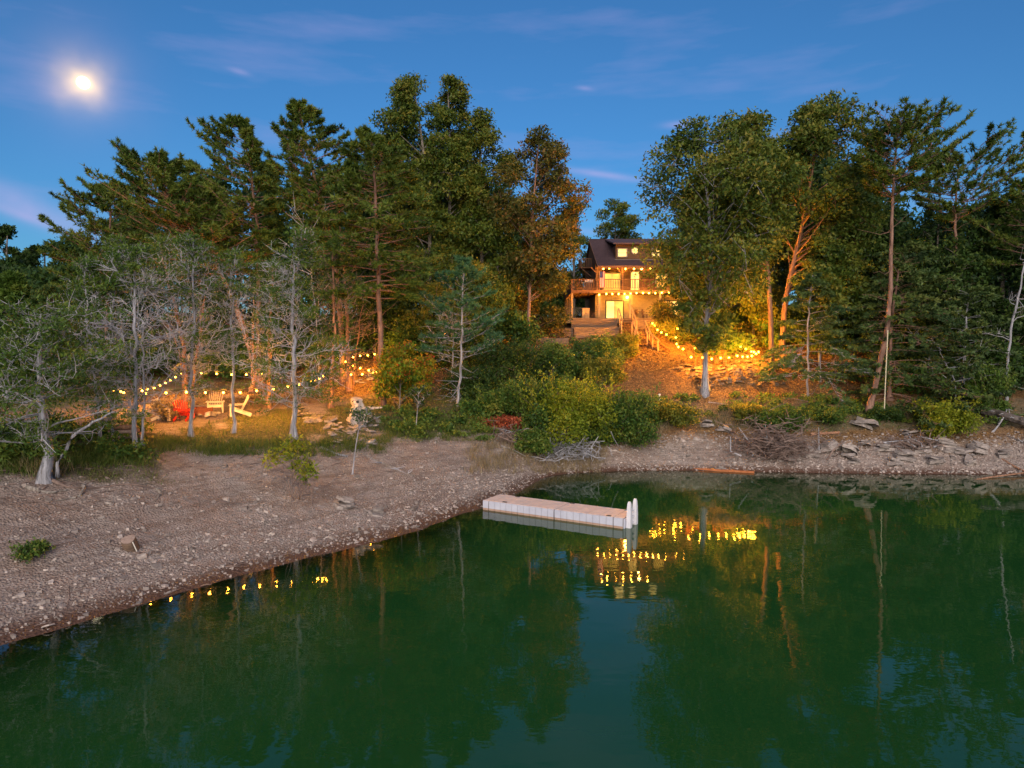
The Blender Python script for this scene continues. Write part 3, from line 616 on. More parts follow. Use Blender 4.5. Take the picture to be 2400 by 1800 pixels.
pine(16, (470, None, 53), [(470, 700), (455, 520), (440, 380)], 370, 520, 372, 660, 'dark pine filling in behind the leaning red trunked pine', .17, nbr=56)
pine(17, (250, None, 54), [(250, 700), (255, 560), (262, 430)], 150, 370, 425, 700, 'low spreading pine at the left end of the tall pines', .17, nbr=64)
# --- broad leaved trees, centre
oak(21, (1004, None, 57), [(1008, 640), (1000, 420), (968, 190)], 868, 1052, 176, 660, 'tallest oak, left of its two peaks, pale trunk inside the leaves', .22, nlobe=60, nleaf=13500, peak=.42)
oak(22, (1052, None, 58), [(1050, 640), (1055, 420), (1050, 195)], 985, 1140, 182, 660, 'tall narrow oak right beside the tallest oak with its own peak', .2, nlobe=52, nleaf=11000, peak=.42)
oak(23, (1135, None, 58), [(1130, 640), (1125, 420), (1125, 275)], 1060, 1225, 262, 760, 'rounded green oak between the twin peaked oaks and the brownish oak', .2, nlobe=54, nleaf=11000)
oak(24, (1236, 815), [(1243, 640), (1250, 480), (1265, 310)], 1160, 1362, 300, 680, 'oak with thin brownish autumn crown and slender reddish trunk left of the house', .15, 'oak_autumn', 48, 8000, 'bark_pine')
oak(25, (1345, None, 78), [(1345, 600), (1342, 475)], 1285, 1400, 465, 690, 'green tree directly behind the left deck corner of the house', .2, 'oak', 26, 5000)
oak(26, (1442, None, 98), [(1442, 560), (1440, 470)], 1390, 1490, 466, 620, 'small tree standing alone against the sky behind the house roof', .2, 'oak', 22, 3800, ls=.16)
oak(27, (1215, None, 61), [(1215, 700), (1215, 560)], 1150, 1330, 545, 790, 'low autumn maple under the brownish oak beside the house', .12, 'oak_autumn', 26, 6000, ls=.12)
oak(28, (1060, None, 53), [(1060, 760), (1060, 600)], 960, 1180, 590, 850, 'olive leafed understory tree behind the young bluish pine', .11, 'oak', 30, 6500, ls=.12)
oak(29, (935, 960), [(940, 880), (948, 805)], 885, 1010, 800, 930, 'small maple with green, yellow and red leaves beside the orange lit pine trunk', .045, 'maple', 16, 3200, ls=.10, name='maple_tree')
oak(30, (880, None, 56), [(880, 700), (880, 560)], 770, 1010, 540, 790, 'dark understory tree behind the straight pine trunk', .13, 'dark', 30, 7000, ls=.14)
# --- broad leaved trees, right
oak(31, (1652, 921), [(1655, 760), (1668, 640), (1660, 480), (1640, 300)], 1518, 1840, 282, 700, 'large oak with smooth blue grey trunk in front of the house', .19, 'oak', 54, 10500, 'bark_grey', .5, flare=2.7, extra=(1568, 1722, 680, 822, 1500))
oak(32, (1808, 880), [(1806, 740), (1790, 560), (1735, 280)], 1610, 1835, 262, 600, 'oak with orange lit trunk right of the fire pit, left one of a pair', .2, 'oak', 40, 9000, 'bark_red_lit')
oak(33, (1832, 858), [(1842, 700), (1890, 480), (1925, 240)], 1790, 2046, 222, 640, 'tall round headed oak on the right, highest crown on that side', .22, 'oak', 50, 12500, 'bark_red_lit', .5)
oak(34, (1922, None, 48.5), [(1925, 700), (1935, 620), (1950, 560)], 1865, 2020, 550, 800, 'slim pale trunked tree under the tall round headed oak', .10, 'oak', 26, 6000, 'bark_grey')
pine(35, (1893, 933), [(1893, 800), (1896, 720), (1905, 640)], 1795, 2020, 640, 880, 'layered low tree with thin bluish trunk right of the lit patio', .075, 'hemlock', 44, 15, ENV_HEM, 'bark_grey', 'hemlock_tree', droop=.3, upc=0., tuft=.22, per=7, dead=8, wd=.055)
oak(36, (1765, None, 57), [(1765, 740), (1765, 620)], 1690, 1850, 590, 850, 'yellow lit leafy tree behind the patio lights', .12, 'lit_shrub', 26, 6500, ls=.12)
oak(37, (1590, None, 60), [(1590, 740), (1590, 640)], 1530, 1680, 640, 800, 'lamp lit bushy tree hiding the right end of the house', .1, 'oak_autumn', 20, 4500, ls=.12)
pine(41, (2030, 973), [(2079, 760), (2092, 500), (2103, 270)], 1985, 2200, 263, 470, 'tall flat topped pine with leaning dark trunk beside the rope', .2, 'pine', 44, 15, ENV_UMB, upc=.3, droop=.05, dead=34)
pine(42, (2240, None, 50), [(2240, 640), (2240, 480), (2250, 318)], 2135, 2400, 314, 520, 'umbrella shaped pine near the right edge, wide thin layers against the sky', .18, 'pine', 40, 15, ENV_UMB, upc=.35, droop=.05, dead=30, wind=(.2, 0))
pine(43, (2430, None, 48), [(2428, 560), (2425, 420)], 2300, 2500, 415, 620, 'pine at the right border with only its left branches in view', .18, 'pine', 44, 15, ENV_PINE)
pine(44, (2085, None, 46.5), [(2090, 760), (2110, 590)], 1985, 2270, 580, 985, 'dense dark hemlock with drooping feathery branches behind the hanging rope', .15, 'hemlock', 84, 18, lambda h: np.clip(1.1 - .8 * h ** 1.5, .15, 1), 'bark_pine', 'hemlock_tree', droop=.32, upc=0., tuft=.24, per=7, dead=10, wd=.06)
oak(45, (2190, None, 53), [(2190, 700), (2200, 520)], 2060, 2330, 505, 900, 'dark broad tree between the two flat topped pines', .18, 'dark', 40, 10000, ls=.15)
oak(46, (2350, None, 51), [(2350, 700), (2345, 490)], 2225, 2480, 475, 960, 'large dark leafy tree at the right border below the umbrella pine', .2, 'dark', 46, 12000, ls=.15)
pine(47, (2260, None, 47), [(2262, 800), (2270, 680)], 2170, 2390, 670, 1000, 'low dark hemlock above the fallen trunk at the right', .12, 'hemlock', 64, 15, lambda h: np.clip(1.1 - .8 * h ** 1.5, .15, 1), 'bark_grey', 'hemlock_tree', droop=.3, upc=0., tuft=.24, per=7, dead=26, wd=.06)
oak(48, (1985, None, 56), [(1985, 700), (1990, 480)], 1900, 2110, 450, 820, 'dark tree closing the gap between the round headed oak and the leaning pine', .17, 'dark', 40, 9500, ls=.15)
# --- left edge
oak(51, (12, None, 78), [(14, 640), (18, 535)], -45, 62, 528, 740, 'dark far tree at the left border rising against the sky', .2, 'dark', 24, 5000, ls=.2, peak=.2)
oak(52, (105, None, 84), [(105, 640), (105, 570)], 45, 175, 568, 720, 'far low tree between the left border tree and the pines', .2, 'dark', 24, 4500, ls=.2)
oak(53, (190, None, 66), [(190, 700), (185, 560)], 125, 265, 552, 760, 'dark far tree at the foot of the spreading pine', .2, 'dark', 24, 5000, ls=.16)
pine(54, (8, 1042), [(12, 900), (25, 760), (32, 650)], -75, 115, 640, 960, 'bushy green cedar at the left border behind the gnarled cedar', .13, 'cedar', 90, 15, ENV_CONE, 'bark_red_lit', 'cedar_tree', tuft=.20, per=8, up0=.25, upc=.2, droop=.0, wd=.05)
pine(55, (120, None, 44), [(120, 800), (125, 680)], 20, 230, 670, 930, 'dark evergreen behind the gnarled cedar', .14, 'hemlock', 80, 15, ENV_CONE, 'bark_pine', 'evergreen_tree', tuft=.26, per=7, up0=.1)
# --- the grey cedars on the shore
top_green = lambda a, b_, k=.55: (lambda h, an, u: np.where(h > a, k, b_) * (.5 + u))
cedar_tree(61, (116, 1128), [(108, 1060), (100, 960), (92, 850), (96, 718)], -35, 262, 705, 1035, 'gnarled cedar with forked shredding trunk nearest the water, flat green sprays', .15, 84, lambda h, an, u: .30 + .55 * (u > .45) - .2 * (h > .85), lambda h: np.clip(.55 + 1.3 * h, 0, 1) * np.clip(1.15 - .75 * h, .2, 1), ntw=8, gl=.20, rise=.28, cl=52,
           extra=(([(128, 1120), (150, 1040), (200, 1000), (262, 965)], .075), ([(104, 1125), (102, 1030), (100, 960)], .09)))
cedar_tree(62, (322, 1060), [(317, 980), (318, 820), (314, 700), (316, 600)], 232, 402, 570, 985, 'bare grey cedar left of the red chair, thicket of dead twigs', .085, 112, top_green(.72, .06, .42), ntw=9, extra=(([(332, 1052), (333, 930), (328, 760)], .06),))
cedar_tree(63, (443, 1024), [(447, 930), (450, 800), (455, 640), (452, 548)], 362, 522, 545, 925, 'grey cedar with slim blue grey trunk in front of the red chair', .08, 100, top_green(.55, .12, .40), ntw=9)
cedar_tree(64, (548, 1014), [(547, 900), (545, 760), (540, 640), (545, 585)], 492, 612, 575, 860, 'slim cedar with straight pale trunk between the two cream chairs', .072, 64, top_green(.5, .08, .42), ntw=8)
cedar_tree(65, (692, 1027), [(690, 900), (688, 760), (684, 640), (692, 545)], 600, 806, 535, 960, 'broad cedar with green outer sprays and grey inside, right of the chairs', .115, 124, lambda h, an, u: .12 + .65 * (u > .5) * (.4 + .6 * (np.cos(an) > -.1)), lambda h: np.clip(1.1 - .75 * h ** 1.6, .15, 1), ntw=9, gl=.17, cl=40)
cedar_tree(66, (437, 968), [(432, 880), (425, 780), (395, 660), (378, 560)], 330, 520, 550, 880, 'many stemmed cedar lit orange from below, behind the red chair', .11, 84, top_green(.5, .12, .4), bark='bark_red_lit', ntw=7, extra=(([(445, 965), (452, 860), (470, 760), (480, 640)], .075), ([(428, 965), (420, 850), (400, 780), (360, 730)], .06)))
cedar_tree(67, (236, 1037), [(226, 930), (210, 800), (200, 640)], 150, 282, 600, 1000, 'thin dark cedar between the gnarled cedar and the bare grey one', .06, 92, top_green(.6, .10, .36), ntw=8)
cedar_tree(68, (262, 1033), [(258, 940), (262, 760), (278, 560)], 225, 335, 548, 960, 'thin cedar with green tip beside the firewood pile', .06, 76, top_green(.55, .08, .55), ntw=8)
cedar_tree(69, (628, 958), [(630, 880), (632, 760), (640, 620)], 560, 700, 600, 880, 'flared shaggy cedar trunk behind the cream chair seen from the side', .10, 70, top_green(.3, .15, .4), bark='bark_red_lit')
cedar_tree(70, (774, 957), [(778, 900), (782, 780), (780, 580)], 715, 852, 570, 930, 'twiggy cedar with pale flared roots left of the driftwood stump', .10, 84, top_green(.5, .14, .4), bark='bark_red_lit', twig='twig_brown')
cedar_tree(71, (818, 917), [(817, 860), (810, 700), (796, 520)], 745, 905, 600, 850, 'lit double trunk cedar by the stone path', .13, 60, top_green(.6, .05, .3), bark='bark_red_lit', twig='twig_brown', extra=(([(826, 917), (832, 840), (850, 700)], .06),))
cedar_tree(72, (590, None, 47), [(592, 800), (596, 700)], 540, 650, 640, 820, 'straight reddish trunk behind the leaning pine', .12, 34, top_green(.4, .1, .3), bark='bark_red_lit')
cedar_tree(73, (1060, 922), [(1061, 850), (1062, 780)], 1000, 1110, 700, 870, 'thin white trunk paired with the young bluish pine', .055, 44, top_green(.5, .1, .3), ntw=6)

# ------------------------------------------------------------------ shrubs, saplings
def shrub(seed, b, L, R_, top, label, leaf='shrub', nleaf=3500, nlobe=16, ls=.085, name='shrub', bottom=None, rag=1.05, cat='shrub', peak=.3, group=None):
    B, d, pts, half, cxm, zt, zb = frame_of(b, [], L, R_, top, bottom or (b[1] - 8 if len(b) == 2 else top + 60)); zb = max(zb, .12)
    def grow(half, cxm, zt, pp):
        rng = rgn(seed); tm, cm = MB(), MB()
        broadleaf(rng, tm, cm, pp, .035, zb, zt, lambda h: np.stack([cxm * np.clip(.3 + h, 0, 1), 0 * h], -1), half, nlobe, int(nleaf * .72), ls, peak, rag, .9)
        # loose shoots standing out of the leafy mass
        n = int(14 + nlobe * 2.2); an = rng.random(n) * 6.283; K = 6; t = np.linspace(0, 1, K); l = rng.uniform(.75, 1.3, n)
        S = np.stack([cxm * .6 + np.cos(an)[:, None] * half * (.25 + .75 * t) * l[:, None] * rng.uniform(.3, 1, n)[:, None], np.sin(an)[:, None] * half * .8 * (.25 + .75 * t) * l[:, None], zb + (zt - zb) * (t * l[:, None] * rng.uniform(.6, 1.0, n)[:, None] + .12 * np.sin(t * 3))], -1) + np.cumsum(rng.normal(0, .03 * half, (n, K, 3)), 1)
        tm.tubes(S, np.broadcast_to(np.linspace(.014, .005, K), (n, K)), 3, None, False)
        k = max(16, int(nleaf * .9 / n)); si = np.repeat(np.arange(n), k); u = (.25 + .75 * rng.random(n * k)) * (K - 1.001); ii = u.astype(int); fr = (u - ii)[:, None]; c = S[si, ii] * (1 - fr) + S[si, ii + 1] * fr + rng.normal(0, .055 + .04 * half, (n * k, 3))
        D = nrm(S[si, ii + 1] - S[si, ii] + rng.normal(0, .5, (n * k, 3)) * .5); U = nrm(np.cross(D, rng.normal(0, .6, (n * k, 3)) + [0, -.3, 1])); q = ls * (.6 + .6 * rng.random(n * k)); leaves(cm, c, D, U, q, q * .55, (.5 + .15 * rng.normal(size=n))[si] + rng.normal(0, .12, n * k))
        return tm, cm
    tm, cm = fitted(grow, half, cxm, zt, zb, [np.array([0, 0, -.15]), np.array([cxm * .3, 0, zt * .4]), np.array([cxm * .6, 0, zt * .8])])
    return finish(name, label, B, [('stem', tm, M['twig_brown']), ('foliage', cm, M[leaf])], cat, group)
shrub(101, (1340, 1046), 1245, 1428, 868, 'large feathery yellow green bush, brightest one at the head of the inlet', 'yellow_shrub', 7000, 20, .085)
shrub(102, (1462, 1032), 1385, 1545, 898, 'dark green bush right of the feathery yellow green bush', 'shrub', 5200)
shrub(103, (1235, 1000), 1160, 1315, 872, 'dark glossy bush left of the feathery yellow green bush', 'shrub', 5600)
shrub(104, (1205, 905), 1110, 1300, 795, 'deep green bush below the timber terraces', 'dark', 6000)
shrub(105, (1300, 890), 1230, 1360, 792, 'mid green bush under the middle of the timber wall', 'shrub', 4600)
shrub(106, (1400, 870), 1340, 1455, 780, 'bush in front of the lowest timber wall', 'shrub', 4200)
shrub(107, (1462, 838), 1428, 1496, 778, 'bush at the foot of the wooden stairs', 'lit_shrub', 3600)
shrub(109, (1250, 1066), 1212, 1296, 1000, 'small green bush on the brush by the inlet', 'shrub', 2400, 10)
shrub(110, (1103, 938), 1050, 1170, 845, 'dark bush behind the paired pale trunks', 'dark', 4200)
shrub(111, (1410, 900), 1360, 1455, 830, 'olive bush above the feathery yellow green bush', 'lit_shrub', 4600)
shrub(112, (1385, 1048), 1352, 1440, 985, 'low bush at the right foot of the feathery yellow green bush', 'shrub', 2600, 10)
shrub(113, (1160, 985), 1110, 1215, 905, 'bright green bush beside the red dead branches', 'shrub', 3600)
shrub(114, (1840, 1012), 1778, 1888, 940, 'green bush growing over the brush pile', 'shrub', 3000, 12)
shrub(115, (1760, 985), 1720, 1795, 945, 'weedy bush on the bank edge left of the brush pile', 'lit_shrub', 2400, 12)
shrub(116, (1945, 985), 1905, 1975, 952, 'dark weedy bush on the bank between brush pile and leaning trunk', 'shrub', 2400, 12)
shrub(117, (2195, 1012), 2150, 2262, 932, 'yellow leaved bush on the right bank', 'yellow_shrub', 3200, 12)
shrub(118, (2318, 975), 2272, 2362, 850, 'upright fresh green shrub by the fallen trunk', 'cedar', 3600, 12, peak=.4)
shrub(119, (48, 1312), 18, 88, 1270, 'small leafy weed clump on the gravel at the left border', 'shrub', 420, 5, .05)
shrub(120, (1180, 1008), 1122, 1218, 976, 'rusty red dead branches beside the ravine bushes', 'red_dead', 1500, 10, .09)
shrub(121, (1560, 985), 1500, 1620, 935, 'low weeds along the bank right of the bushes', 'lit_shrub', 2400, 12)
shrub(122, (390, 985), 352, 410, 930, 'white flowering bush beside the half hidden cream chair', 'straw', 900, 8, .06)
shrub(125, (2080, 985), 2045, 2115, 955, 'dark bush on the bank under the hanging rope', 'dark', 2600, 12)
def sapling(seed, b, path, L, R_, top, bottom, label, leaf, nleaf, r0=.03, stems=(), ls=.07, bark='bark_grey'):
    rng = rgn(seed); B, d, pts, half, cxm, zt, zb = frame_of(b, path, L, R_, top, bottom); tm, cm = MB(), MB()
    broadleaf(rng, tm, cm, pts, r0, zb, zt, lambda h: np.stack([cxm + 0 * h, 0 * h], -1), half, 9, int(nleaf / 2), ls, .5, 1.1)
    for s_ in stems:
        q = [at(px, py, d) - B for px, py in s_]; 
        for p in q: p[1] = rng.normal(0, .06)
        trunk_mesh(tm, q, .022, .008, rng, 1., 5, 10)
    return finish('sapling', label, B, [('stem', tm, M[bark]), ('foliage', cm, M[leaf])], 'sapling')
sapling(131, (823, 1113), [(832, 1060), (840, 1010), (846, 955)], 812, 905, 955, 985, 'thin pale sapling with few leaves at the edge of the gravel', 'hemlock', 260, .045)
sapling(132, (972, 1012), [(978, 965), (982, 915)], 955, 1010, 900, 950, 'slender sapling right of the stone path', 'dark', 420, .035)
sapling(133, (690, 1172), [(684, 1120), (690, 1080), (680, 1045)], 628, 745, 1026, 1115, 'yellow leaved sapling standing alone on the gravel', 'yellow_shrub', 620, .02,
        (((690, 1172), (672, 1120), (655, 1080)), ((700, 1172), (706, 1110), (722, 1060)), ((690, 1172), (668, 1130), (662, 1100))), .075, 'twig_brown')
sapling(134, (728, 1184), [(730, 1165), (720, 1145), (712, 1125)], 704, 728, 1118, 1140, 'bare crooked twig beside the yellow leaved sapling', 'yellow_shrub', 27, .028, (), .05, 'twig_brown')
def bare_tree(seed, b, path, label, r0, n=16, reach=1.4, bark='bark_grey', name='bare_tree'):
    rng = rgn(seed); B, d, pts, *_ = frame_of(b, path, 0, 10, 0, 10); tm, wm = MB(), MB()
    P, _ = trunk_mesh(tm, pts, r0, r0 * .35, rng, 1.4, 9, 16, .03)
    z = P[-1, 2] * (.35 + .65 * rng.random(n)); a = along(P, z); an = rng.random(n) * 6.28; K = 5; t = np.linspace(0, 1, K); l = reach * (.4 + .7 * rng.random(n))
    Bp = np.stack([a[:, None, 0] + np.cos(an)[:, None] * l[:, None] * t, a[:, None, 1] + np.sin(an)[:, None] * l[:, None] * t, a[:, None, 2] + (l * (.2 + .6 * rng.random(n)))[:, None] * t], -1) + np.cumsum(rng.normal(0, .06, (n, K, 3)), 1)
    wm.tubes(Bp, np.broadcast_to([.03, .025, .02, .014, .006], (n, K)), 4, None, False)
    s0 = np.repeat(Bp[:, 3], 3, 0); s1 = s0 + rng.normal(0, .35, (3 * n, 3)) + [0, 0, .2]; wm.tubes(np.stack([s0, s1], 1), np.broadcast_to([.012, .005], (3 * n, 2)), 3, None, False)
    t = finish(name, label, B, [('trunk', tm, M[bark]), ('branches', wm, M['twig'])]); [c.__setitem__('kind', 'stuff') for c in t.children if c.name.startswith('branches')]; return t
bare_tree(141, (748, None, 44), [(742, 760), (730, 640), (722, 530)], 'bare whitish tree between the broad cedar and the straight pine', .06, 26, 2.4)
bare_tree(142, (2362, None, 46), [(2366, 800), (2385, 700), (2412, 560)], 'slanting pale trunk crossing the dark trees at the right border', .10, 10, 1.6)
bare_tree(143, (2240, None, 45.5), [(2238, 900), (2215, 850), (2195, 805)], 'dead curved grey branch tree in front of the dark hemlocks', .05, 16, 2.0)
bare_tree(144, (1705 + 250, 902), [(1957, 870), (1962, 845)], 'short orange lit stem at the edge of the dark woods', .05, 3, .5, 'bark_red_lit')
bare_tree(145, (1955 + 32, 905), [(1987, 870), (1992, 838)], 'slender leaning stem lit orange left of the leaning trunk', .04, 3, .5, 'bark_red_lit')

# ------------------------------------------------------------------ the wood behind, undergrowth
def forest():
    rng = rgn(77); m = MB(); tr = MB()
    prof = [(-600, 640), (-100, 600), (60, 590), (150, 600), (240, 560), (330, 450), (500, 385), (700, 345), (900, 330), (1100, 335), (1180, 390), (1250, 500), (1300, 590), (1375, 600), (1400, 597), (1520, 597), (1560, 430), (1700, 340), (1900, 320), (2000, 380), (2150, 450), (2400, 450), (3000, 500)]
    px_, py_ = np.array(prof, float).T
    for i in range(170):
        px = rng.uniform(-350, 2750); d = rng.choice([64, 72, 82, 95, 110]) + rng.uniform(-4, 4)
        if 1180 < px < 1640 and d < 88: continue
        x = (px - CX) / F * d; z = h1(x, d); top = at(px, np.interp(px, px_, py_) + abs(rng.normal(0, 35)) + 8, d)[2]
        hgt = top - z
        if hgt < 2: continue
        R = min(rng.uniform(2.6, 4.2), hgt * .4); n = 2400; nl = 16
        h = rng.random(nl) ** .8; an = rng.random(nl) * 6.28; pr = np.cos(h * 1.3) ** .7; lr = R * (.35 + .2 * rng.random(nl)); rr = R * pr * rng.random(nl) * .8
        c = np.stack([x + np.cos(an) * rr, d + np.sin(an) * rr, z + hgt * .12 + h * (hgt * .88 - lr)], -1)
        li = rng.integers(0, nl, n); dv = nrm(rng.normal(size=(n, 3)) + [0, -.3, .3]); p = c[li] + dv * (lr[li] * np.clip(rng.normal(.95, .2, n), .3, 1.15))[:, None]
        D = nrm(dv * .5 + rng.normal(0, .7, (n, 3))); U = nrm(np.cross(D, rng.normal(0, .7, (n, 3)) + [0, -.5, 1])); l = .21 * (.7 + .7 * rng.random(n))
        leaves(m, p, D, U, l, l * .6, rng.normal(.35, .12) + rng.normal(0, .2, n))
        m.tubes(np.array([[x, d, z - .3], [x + rng.normal(0, .2), d, z + hgt * .5], [x + rng.normal(0, .4), d, z + hgt * .85]]), np.array([.2, .15, .05]), 5, .05)
    tag(m.obj('forest', M['dark']), 'dark wood standing behind the shore trees', kind='stuff')
forest()
def X_(px, d): return (px - CX) / F * d
def undergrowth():
    rng = rgn(78); m = MB()
    def clump(x, y, hh, R, n, t0, ls=.12):
        z = h1(x, y); nl = 7; c = np.stack([x + rng.normal(0, R * .5, nl), y + rng.normal(0, R * .4, nl), z + hh * (.25 + .6 * rng.random(nl))], -1); lr = R * (.35 + .3 * rng.random(nl))
        li = rng.integers(0, nl, n); dv = nrm(rng.normal(size=(n, 3)) + [0, -.2, .3]); p = c[li] + dv * (lr[li] * np.clip(rng.normal(.9, .25, n), .2, 1.2))[:, None] * [1, 1, .8]
        p[:, 2] = np.maximum(p[:, 2], z + .05)
        D = nrm(dv * .5 + rng.normal(0, .7, (n, 3))); U = nrm(np.cross(D, rng.normal(0, .7, (n, 3)) + [0, -.4, 1])); l = ls * (.7 + .7 * rng.random(n))
        leaves(m, p, D, U, l, l * .6, t0 + rng.normal(0, .2, n))
    for i in range(150):     # thickets behind the lights, left and centre
        px = rng.uniform(-60, 1230); d = rng.uniform(51, 62); hh = rng.uniform(1.2, 4.2)
        if 780 < px < 920 and d < 58: continue
        clump((px - CX) / F * d, d, hh, rng.uniform(.9, 1.9), 620, rng.normal(.36, .14))
    for i in range(80):      # thickets on the right
        px = rng.uniform(1660, 2500); d = rng.uniform(54, 64) if px < 2000 else rng.uniform(47, 60); clump((px - CX) / F * d, d, rng.uniform(1.2, 3.8), rng.uniform(.9, 1.8), 620, rng.normal(.3, .14))
    for i in range(70):      # low plants on the ravine sides and the bank
        px = rng.uniform(1080, 1430); p = hit(px, rng.uniform(880, 1000)); clump(p[0], p[1], rng.uniform(.3, .9), rng.uniform(.4, .9), 330, rng.normal(.45, .15), .08)
    for i in range(70):
        p = hit(rng.uniform(1480, 2350), rng.uniform(935, 1000)); clump(p[0], p[1], rng.uniform(.15, .6), rng.uniform(.3, .7), 170, rng.normal(.5, .15), .07)
    for i in range(40):
        p = hit(rng.uniform(900, 1180), rng.uniform(955, 1035)); clump(p[0], p[1], rng.uniform(.15, .5), rng.uniform(.3, .7), 170, rng.normal(.6, .15), .07)
    for i in range(45):
        p = hit(rng.uniform(-20, 330), rng.uniform(985, 1085)); clump(p[0], p[1], rng.uniform(.15, .8), rng.uniform(.4, .8), 200, rng.normal(.45, .15), .07)
    for i in range(46):     # bushes behind the house
        px = rng.uniform(1150, 1460); d = rng.uniform(80, 96); clump(X_(px, d), d, rng.uniform(2.5, 6.0), rng.uniform(1.6, 2.6), 620, rng.normal(.35, .14), .16)
    tag(m.obj('undergrowth', M['shrub']), 'tangled bushes and weeds under the trees', kind='stuff')
undergrowth()
def ground_cover():
    rng = rgn(79)
    def sample(n, x0, x1, y0, y1):
        x = rng.uniform(x0, x1, n); y = rng.uniform(y0, y1, n); z = H(x, y); return x, y, z, zones(x, y, z)
    g = MB(); x, y, z, (gr, li, we) = sample(150000, -34, 30, 20, 56)
    k = (gr * (.35 + .9 * fbm(x * .9, y * .9)) > rng.random(len(x)) * 1.0) & (np.abs(x) < .82 * y); x, y, z = x[k], y[k], z[k]; n = len(x)
    hgt = rng.uniform(.07, .20, n) * (.5 + 1.3 * fbm(x * .8 + 9, y * .8)); b = np.stack([x, y, z - .02], -1); an = rng.random(n) * 6.28; s = np.stack([np.cos(an), np.sin(an), 0 * an], -1) * (.012 + .012 * rng.random(n))[:, None]
    tip = b + np.stack([rng.normal(0, .35, n) * hgt, rng.normal(0, .35, n) * hgt, hgt], -1)
    g.add(np.stack([b - s, b + s, tip], 1).reshape(-1, 3), None, np.arange(n * 3).reshape(-1, 3), np.repeat(np.clip(.25 + .5 * fbm(x * .5, y * .5) + rng.normal(0, .15, n), 0, 1), 3))
    for px0, px1, py0, py1, n in ((540, 780, 1032, 1068, 90), (480, 560, 1040, 1066, 34), (150, 335, 1046, 1092, 90), (0, 120, 1060, 1110, 40), (900, 1140, 985, 1035, 110), (780, 900, 1020, 1060, 40), (340, 480, 1030, 1060, 30)):
        for i in range(n):     # tussocks
            p = hit(rng.uniform(px0, px1), rng.uniform(py0, py1)); k = 60; r_ = rng.uniform(.15, .4); b = p + rng.normal(0, 1, (k, 3)) * [r_, r_, 0]; b[:, 2] = p[2] - .04; hh = rng.uniform(.12, .42, k) * rng.uniform(.6, 1.1)
            an = rng.random(k) * 6.28; sd = np.stack([np.cos(an), np.sin(an), 0 * an], -1) * .014; tip = b + np.stack([rng.normal(0, .45, k) * hh, rng.normal(0, .45, k) * hh, hh], -1)
            g.add(np.stack([b - sd, b + sd, tip], 1).reshape(-1, 3), None, np.arange(k * 3).reshape(-1, 3), np.repeat(np.clip(rng.normal(.45, .18) + rng.normal(0, .12, k), 0, 1), 3))
    tag(g.obj('grass', M['grass']), 'short uneven grass on the bank and lawn', kind='stuff')
    f = MB(); x, y, z, (gr, li, we) = sample(60000, -22, 34, 38, 64)
    k = li > rng.random(len(x)) * 1.1; x, y, z = x[k], y[k], z[k]; n = len(x); D = nrm(rng.normal(size=(n, 3)) * [1, 1, .3]); U = nrm(np.cross(D, rng.normal(size=(n, 3)) * .5 + [0, 0, 1])); l = rng.uniform(.04, .10, n)
    leaves(f, np.stack([x, y, z + .03], -1), D, U, l, l * .55, rng.random(n))
    tag(f.obj('fallen_leaves', M['litter']), 'layer of brown fallen leaves on the slope', kind='stuff')
    s = MB()
    for px0, px1, py0, py1, n in ((1100, 1420, 1040, 1112, 5200), (1350, 1560, 1000, 1050, 1500), (60, 150, 1085, 1125, 380), (1640, 1800, 955, 1000, 1600)):
        for i in range(n // 20):
            p = hit(rng.uniform(px0, px1), rng.uniform(py0, py1)); k = 20; b = p + rng.normal(0, 1, (k, 3)) * [.18, .18, 0]; b[:, 2] = p[2] - .03; hh = rng.uniform(.15, .7, k); an = rng.random(k) * 6.28
            sd = np.stack([np.cos(an), np.sin(an), 0 * an], -1) * .012; tip = b + np.stack([rng.normal(0, .4, k) * hh, rng.normal(0, .4, k) * hh, hh], -1)
            s.add(np.stack([b - sd, b + sd, tip], 1).reshape(-1, 3), None, np.arange(k * 3).reshape(-1, 3), rng.random(k * 3))
    tag(s.obj('dry_grass', M['straw']), 'dry straw coloured grass round the head of the inlet', kind='stuff')
ground_cover()

